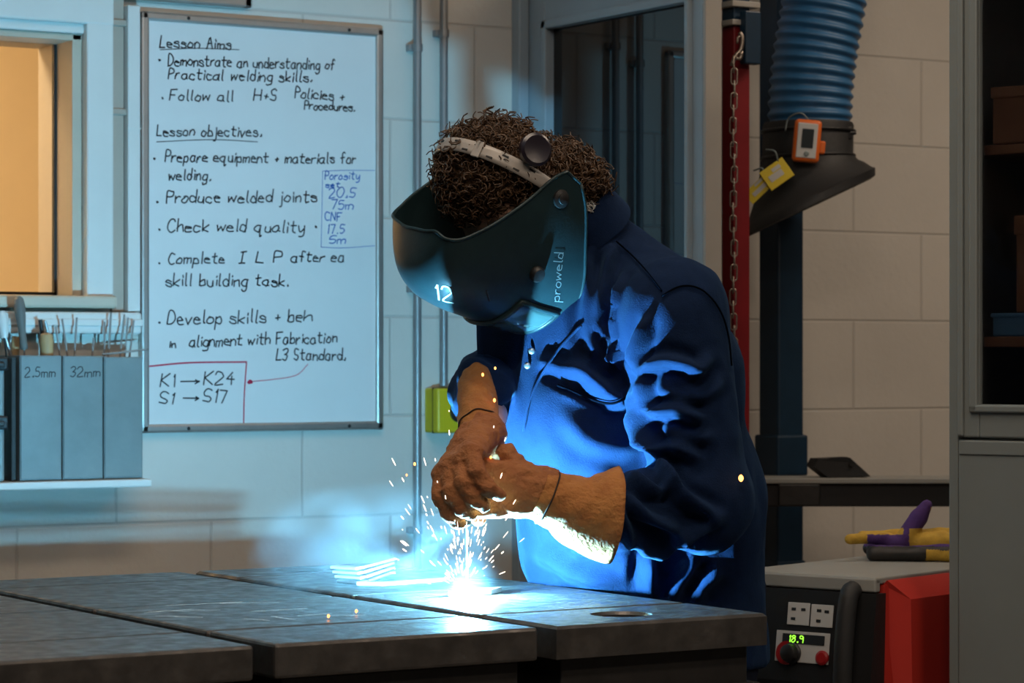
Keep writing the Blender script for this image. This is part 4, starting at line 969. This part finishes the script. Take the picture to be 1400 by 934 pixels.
bt = np.concatenate([w_(t0, t1), np.full(13, t1), w_(t1, t0), np.full(13, t0)]); bu = np.concatenate([np.full(13, u0), w_(u0, u1), np.full(13, u1), w_(u1, u0)])
m = MB(); m.tube(shell_tu(bt, bu, .002), .0048, 8, closed=True); m.build('lens_frame', M['shell'], hm, smooth=True)
tg, ug = np.meshgrid(np.linspace(t0, t1, 12), np.linspace(u0, u1, 12), indexing='ij'); m = MB(); sheet(m, shell_tu(tg, ug, .0025), .003); m.build('lens', M['lensglass'], hm, smooth=True)
(kp,), (kn,) = on_shell([(733, 374)], 0); R = frame(kn); m = MB(); m.lathe([(.013, -.002), (.013, .006), (.010, .011), (.004, .012)], kp, R, 24); smooth_by_angle(m.build('dial', M['black'], hm))
(kp,), (kn,) = on_shell([(766, 272)], 0); R = frame(kn); m = MB(); m.lathe([(.015, -.002), (.015, .004), (.009, .006), (.009, .009), (.005, .010)], kp, R, 24); smooth_by_angle(m.build('pivot_screw', M['black'], hm))
for x, y in ((619, 400), (667, 404)):
    a, n_ = on_shell([(x - 2, y - 7), (x, y), (x + 2, y + 7)], .001); m = MB(); m.tube(a, .0016, 6); m.build('vent', M['shellin'], hm)
ph = np.linspace(-8, 188, 70); m = MB(); rows = []
for k in np.linspace(-.0115, .0115, 4): rows.append(hp(np.full(70, .004) + k + .012 * np.cos(np.radians(ph)) * 0,   .022 + .146 * np.sin(np.radians(ph)), .114 * np.cos(np.radians(ph))))
sheet(m, rows, .003); bd = m.build('head_band', M['band'], hm, smooth=True)
m = MB(); R3 = None
for q in range(14):
    b2 = math.radians(22 + q * 10); c = hp(.004 + (.006 if q % 2 else -.006), .022 + .1476 * math.sin(b2), .1156 * math.cos(b2)); z = math.sin(b2) * hU + math.cos(b2) * hL; x = np.cross(hF, z)
    m.box(c, (.011, .0034, .0012), np.stack([x, hF, z], 1), .0008)
m.build('slot', M['shellin'], bd)
b2 = math.radians(62); z = math.sin(b2) * hU + math.cos(b2) * hL; m = MB(); m.box(hp(.004, .022 + .148 * math.sin(b2), .116 * math.cos(b2)), (.014, .028, .004), np.stack([np.cross(hF, z), hF, z], 1), .0015); m.build('buckle', M['band'], bd)
kc = hp(-.030, .092, .108); m = MB(); R = frame(hL + .3 * hU); a = np.arange(60) * 2 * math.pi / 60
m.lathe([(.010, -.02), (.012, -.004), (.026, 0), (.0265, .010), (.022, .014), (.008, .012)], kc, R, 36); smooth_by_angle(m.build('violet_disc', M['knob'], hm))  # violet-black disc on the side of the headgear

# ------------------------------------------------------------------ gauntlets
def glove(HS, W, K, nrm, cuff_pts, cuff_r, sgn, label, curls, thumb, tilt=0, squash=None):
    W, K = A3(*W) + HS, A3(*K) + HS; cuff_pts = [c + HS for c in cuff_pts]; f = K - W; Lh = np.linalg.norm(f); f /= Lh; n_ = A3(*nrm); n_ -= f * (n_ @ f); n_ /= np.linalg.norm(n_); s_ = np.cross(n_, f) * sgn
    prims = []
    for i in range(4):
        o = (.030 - .0195 * i); k = K + s_ * o * 1.05 - f * (.004 * abs(i - 1)) ; w = W + s_ * o * .65 + f * .005
        prims.append((w, k, .0195, .0165, .014))
        ang = 0; p = k
        for L_, c, ra, rb in zip((.044 - (.006 if i == 3 else 0), .029, .023), curls, (.0142, .0135, .0125), (.0135, .0125, .0105)):
            ang += math.radians(c + rng.uniform(-5, 5)); d = f * math.cos(ang) + n_ * math.sin(ang) + s_ * (-.06 * (i - 1.5)); q = p + d * L_; prims.append((p, q, ra, rb, .003)); p = q
    b0 = W + f * .028 + s_ * .026 + n_ * .008; p = b0
    for dx, L_, r in zip(thumb, (.042, .034, .026), (.019, .0155, .0135)):
        d = f * dx[0] + n_ * dx[1] + s_ * dx[2]; d /= np.linalg.norm(d); q = p + d * L_; prims.append((p, q, r, r * .9, .007)); p = q
    def hand(q):
        D = None
        for a, b2, ra, rb, k in prims: e = cone_d(q, a, b2, ra, rb); D = e if D is None else smin(D, e, k)
        return smin(D, cone_d(q, W - f * .012, W + f * .03, .036, .030), .02)
    lo = np.min([p[0] for p in prims] + [p[1] for p in prims] + [W - f * .05], 0) - .045; hi = np.max([p[0] for p in prims] + [p[1] for p in prims] + [W - f * .05], 0) + .045
    V, Q = surface(hand, lo, hi, .0032); V = relax(V, Q, 1); Nn = vnormals(V, Q)
    wr = np.array([noise.noise(Vector(p)) for p in (V * [38, 38, 60]).tolist()])
    V = V + Nn * (.0042 * (.35 - np.abs(wr)) + .0018 * np.array([noise.noise(Vector(p)) for p in (V * 55).tolist()]) + .0012 * np.array([noise.noise(Vector(p)) for p in (V * 130).tolist()]))[:, None]
    g = mesh_obj('glove', V, Q, M['glove'], pr, smooth=True); g['label'] = label
    c = spline(cuff_pts, 22); r = np.interp(np.linspace(0, 1, 22), np.linspace(0, 1, len(cuff_r)), cuff_r); nn = 60; a = np.arange(nn) * 2 * math.pi / nn; rings = []
    t = np.gradient(c, axis=0); R = frame(t[0], (0, 0, 1)); x = R[:, 0]; sq = squash or (1, 1)
    fr_ = []
    for i in range(22):
        z = t[i] / np.linalg.norm(t[i]); x = x - z * (x @ z); x /= np.linalg.norm(x); fr_.append((x.copy(), np.cross(z, x)))
    def ring(i, dr):
        wob = .0022 * np.sin(a * 3 + i * .35) * (i / 21) + .0012 * np.sin(a * 7 + i); rr = r[i] + dr + wob
        sl = tilt * np.cos(a) * (i / 21) ** 2
        return c[i] + (rr * np.cos(a) * sq[0])[:, None] * fr_[i][0] + (rr * np.sin(a) * sq[1])[:, None] * fr_[i][1] + sl[:, None] * (t[i] / np.linalg.norm(t[i]))
    m = MB(); loft(m, [ring(i, 0) for i in range(22)] + [ring(i, -.003) for i in range(21, -1, -1)])
    cu = m.build('cuff', M['cuff'], g, smooth=True)
    m = MB(); m.tube(ring(3, .0012), .0013, 6, closed=True); m.build('stitching', M['seam'], g, smooth=True)
    return g, f, n_, s_
glove(-.088 * VW, (2.290, 3.566, 1.014), (2.196, 3.604, 1.022), (.28, .95, -.05), [A3(2.284, 3.568, 1.014), A3(2.318, 3.554, .998), A3(2.352, 3.542, .983), A3(2.394, 3.527, .976)], [.040, .046, .059, .076], 1,
      'golden leather gauntlet nearest the camera', (48, 62, 50), ((.55, .45, .65), (.75, .7, .1), (.5, .9, -.1)))
glove(-.18 * VW, (2.285, 3.735, 1.098), (2.207, 3.676, 1.058), (.15, -.45, -.88), [A3(2.286, 3.736, 1.098), A3(2.305, 3.775, 1.128), A3(2.33, 3.82, 1.160), A3(2.352, 3.858, 1.188)], [.036, .036, .034, .028], 1,
      'orange leather gauntlet on the far hand', (30, 48, 40), ((.4, .75, .5), (.45, .9, .1), (.3, 1, 0)), squash=(1, .9))

# ------------------------------------------------------------------ torch in the hands
tip = A3(2.157, 3.570, .962); top = A3(2.138, 3.545, 1.075); ax = (top - tip) / np.linalg.norm(top - tip)
wt = thing('electrode_holder', 'dark electrode holder gripped in both gloves above the arc', 'welding torch', tip)
R = frame(ax)
m = MB(); m.lathe([(.004, 0), (.0075, .003), (.0085, .02), (.010, .035), (.010, .042)], tip, R, 24, cap=True); smooth_by_angle(m.build('jaw', M['darksteel'], wt))
m = MB(); m.lathe([(.010, .040), (.013, .044), (.0135, .06), (.0125, .08), (.0135, .09), (.009, .095)], tip, R, 24); smooth_by_angle(m.build('handle', M['black'], wt))
m = MB(); m.tube([tip + ax * .004, ARC + A3(0, 0, .010)], .0016, 8); m.build('electrode', M['flux'], wt)
m = MB(); m.tube(spline([tip + ax * .09, tip + ax * .105 + A3(.012, .025, .0), A3(2.20, 3.62, 1.085), A3(2.34, 3.86, 1.08), A3(2.45, 4.03, 1.06), A3(2.56, 4.08, 1.0), A3(2.64, 4.08, .85), A3(2.66, 4.10, .4), A3(2.7, 4.15, .012), A3(3.0, 4.3, .012)], 90), .0075, 10); m.build('cable', M['black'], wt, smooth=True)

# ------------------------------------------------------------------ purple and yellow gloves on the machine
def soft_glove(parts, label, colour):
    """parts: (px, py, depth, px, py, depth, r px) rods of a limp glove"""
    k = 5.16 / FPX
    pr_ = [(P(a, b2, c), P(d, e, f), r1 * k, r2 * k) for a, b2, c, d, e, f, r1, r2 in parts]
    def fn(q):
        D = None
        for a, b2, ra, rb in pr_: e = cone_d(q, a, b2, ra, rb); D = e if D is None else smin(D, e, .006)
        return np.maximum(D, MZ + .001 - q[..., 2])
    lo = np.min([np.minimum(a, b2) for a, b2, _, _ in pr_], 0) - .04; hi = np.max([np.maximum(a, b2) for a, b2, _, _ in pr_], 0) + .04; lo[2] = MZ - .005
    V, Q = surface(fn, lo, hi, .004); V = relax(V, Q, 1); Nn = vnormals(V, Q)
    V = V + Nn * (.003 * np.array([noise.noise(Vector(p)) for p in (V * 35).tolist()]))[:, None]; V[:, 2] = np.maximum(V[:, 2], MZ + .0005)
    s = scr(V[Q].mean(1)); fm = [colour(x, y) for x, y in s]
    c = V.mean(0); c[2] = MZ
    o = mesh_obj('work_glove', V, Q, [M['purple'], M['ygl'], M['darksteel']], loc=c, smooth=True, fmat=fm); return tag(o, label, 'glove', 'purple and yellow gloves on the machine')
soft_glove([(1194, 757, 5.14, 1300, 757, 5.12, 11, 12), (1196, 752, 5.20, 1300, 754, 5.20, 12, 14), (1190, 750, 5.26, 1240, 752, 5.26, 10, 12), (1260, 750, 5.2, 1330, 756, 5.2, 14, 17)], 'flattened dark work glove underneath the purple and yellow one', lambda x, y: 1 if x > 1266 and y > 752 else (2 if y > 747 else 0))
soft_glove([(1205, 741, 5.17, 1290, 744, 5.17, 9, 18), (1240, 736, 5.2, 1320, 738, 5.2, 12, 18), (1161, 737, 5.14, 1215, 735, 5.17, 7.5, 8.5), (1180, 733, 5.2, 1240, 732, 5.2, 7, 9), (1240, 733, 5.17, 1256, 708, 5.17, 14, 11), (1256, 708, 5.17, 1267, 691, 5.17, 11, 8)],
           'purple and yellow work glove with its thumb standing up', lambda x, y: (1 if x > 1272 and y > 694 else 0) if y < 722 else (1 if x < 1186 or (x < 1262 and y < 731 and x < 1235) or x > 1243 else 0))

# ================================================================== ARC, SPARKS, SMOKE
def emis(name, col, st):
    m = bpy.data.materials.new(name); m.use_nodes = True; nt = m.node_tree; nt.nodes.remove(nt.nodes['Principled BSDF']); e = nt.nodes.new('ShaderNodeEmission'); e.inputs[0].default_value = (*col, 1); e.inputs[1].default_value = st
    nt.links.new(e.outputs[0], nt.nodes['Material Output'].inputs['Surface']); return m
M['arc'] = emis('arc_plasma', (.20, .66, 1), 51000); M['spark'] = emis('hot_spark', (1, .80, .62), 6); M['ember'] = emis('orange_ember', (1, .30, .06), 7)
V, Q = surface(lambda q: cone_d(q, ARC - A3(0, 0, .006), ARC + A3(0, 0, .003), .009, .006), ARC - .03, ARC + .03, .003)
ar = mesh_obj('welding_arc', V, Q, M['arc'], loc=ARC - A3(0, 0, .015), smooth=True); tag(ar, 'blinding white welding arc at the torch tip', 'welding arc')
def drop(mm, p, d, L, r):
    k = 6; t = np.linspace(0, 1, k); mm.tube(np.asarray(p) + np.multiply.outer(t * L, d), r * np.sqrt(np.clip(1 - (2 * t - 1) ** 2, .05, 1)), 6)
m = MB()
for i in range(190):
    r = abs(rng.normal(0, .085)) + .02; th = rng.normal(.02, .5); px, py = 640 + math.sin(th) * r * 880 - 8, 806 - math.cos(th) * r * 880
    if py < 560 or px < 530 or px > 730: continue
    d = RT * math.sin(th) + UP * math.cos(th) + VW * rng.normal(0, .3); d /= np.linalg.norm(d)
    drop(m, P(px, py, 4.22 - rng.uniform(0, .16)), d, rng.uniform(.002, .014), rng.uniform(.0003, .0008))
sp = m.build('welding_sparks', M['spark'], loc=ARC, smooth=True); tag(sp, 'spray of tiny white hot sparks above the arc', 'sparks', kind='stuff')
for x, y, d, r, lb in ((1013, 655, 4.22, .0042, 'orange ember flying beside the lower jacket sleeve'), (660, 513, 4.25, .0022, 'ember at the top edge of the far cuff'), (677, 504, 4.22, .0018, 'uppermost ember below the helmet chin'), (676, 548, 4.22, .0024, 'ember in front of the dark jacket opening'),
                   (567, 635, 4.22, .0020, 'ember beside the grey conduit'), (556, 650, 4.22, .0014, 'faint ember left of the grey conduit'), (671, 626, 4.13, .0017, 'ember in front of the gloved hands')):
    c = P(x, y, d); m = MB(); drop(m, c - UP * r, UP, r * 2.6, r); tag(m.build('ember', M['ember'], loc=c, smooth=True), lb, 'ember', 'flying embers')
for x, y, lb in ((451, 845, 'glowing bead added as an ember reflection on the steel plate'), (489, 838, 'smaller glowing bead added as an ember reflection nearer the steel bars')):  # glowing beads added for ember reflections in the table top
    c = PZ(x, y, TZ + .0022); m = MB(); drop(m, c - RT * .002, UP, .005, .0021); tag(m.build('ember', M['ember'], loc=c, smooth=True), lb, 'ember', 'ember reflections on the table')

smk = bpy.data.materials.new('welding_smoke'); smk.use_nodes = True; nt = smk.node_tree; N_ = nt.nodes; nt.nodes.remove(N_['Principled BSDF'])
vs = N_.new('ShaderNodeVolumeScatter'); vs.inputs['Color'].default_value = (.80, .92, 1, 1); nt.links.new(vs.outputs[0], N_['Material Output'].inputs['Volume'])
tcn = N_.new('ShaderNodeTexCoord'); no = N_.new('ShaderNodeTexNoise'); no.inputs['Scale'].default_value = 9; no.inputs['Detail'].default_value = 5; no.inputs['Roughness'].default_value = .6; no.inputs['Distortion'].default_value = .7
nt.links.new(tcn.outputs['Object'], no.inputs['Vector'])
mr = N_.new('ShaderNodeMapRange'); mr.inputs[1].default_value = .44; mr.inputs[2].default_value = .64; nt.links.new(no.outputs[0], mr.inputs[0])
def blob(cx, cy, cz, rx, ry, rz_, w):
    mp = N_.new('ShaderNodeVectorMath'); mp.operation = 'SUBTRACT'; mp.inputs[1].default_value = (cx, cy, cz); nt.links.new(tcn.outputs['Object'], mp.inputs[0])
    dv = N_.new('ShaderNodeVectorMath'); dv.operation = 'DIVIDE'; dv.inputs[1].default_value = (rx, ry, rz_); nt.links.new(mp.outputs[0], dv.inputs[0])
    ln = N_.new('ShaderNodeVectorMath'); ln.operation = 'LENGTH'; nt.links.new(dv.outputs[0], ln.inputs[0])
    r = N_.new('ShaderNodeMapRange'); r.interpolation_type = 'SMOOTHSTEP'; r.inputs[1].default_value = 0; r.inputs[2].default_value = 1; r.inputs[3].default_value = w; r.inputs[4].default_value = 0; nt.links.new(ln.outputs['Value'], r.inputs[0]); return r.outputs[0]
def mth(op, a, b2):
    x = N_.new('ShaderNodeMath'); x.operation = op
    for i, q in enumerate((a, b2)):
        if isinstance(q, (int, float)): x.inputs[i].default_value = q
        else: nt.links.new(q, x.inputs[i])
    return x.outputs[0]
drift = mth('ADD', blob(-.22, .10, .07, .28, .28, .15, 1.5), blob(-.09, .05, .06, .12, .14, .11, .5))
halo = blob(0, 0, .0, .065, .065, .065, .12)  # extra density added round the arc to give it a glow
plume = blob(.01, -.05, .14, .045, .06, .17, .6)
den = mth('ADD', mth('MULTIPLY', mth('ADD', drift, plume), mr.outputs[0]), halo)
nt.links.new(mth('MULTIPLY', den, .62), vs.inputs['Density'])
V, Q = surface(lambda q: smin(cone_d(q, A3(-.24, .04, .045), A3(.0, 0, .05), .11, .12), cone_d(q, A3(0, -.03, .05), A3(.01, -.04, .20), .11, .09), .05), (-.5, -.3, -.2), (.3, .3, .45), .03)
V[:, 2] = np.maximum(V[:, 2], TZ + .004 - ARC[2])
so = mesh_obj('welding_smoke', V, Q, smk, local=True); so.location = tuple(ARC); so.rotation_euler = (0, 0, -YAW)
tag(so, 'blue lit welding smoke drifting left of the arc', 'smoke', kind='stuff'); smk.cycles.volume_step_rate = .25
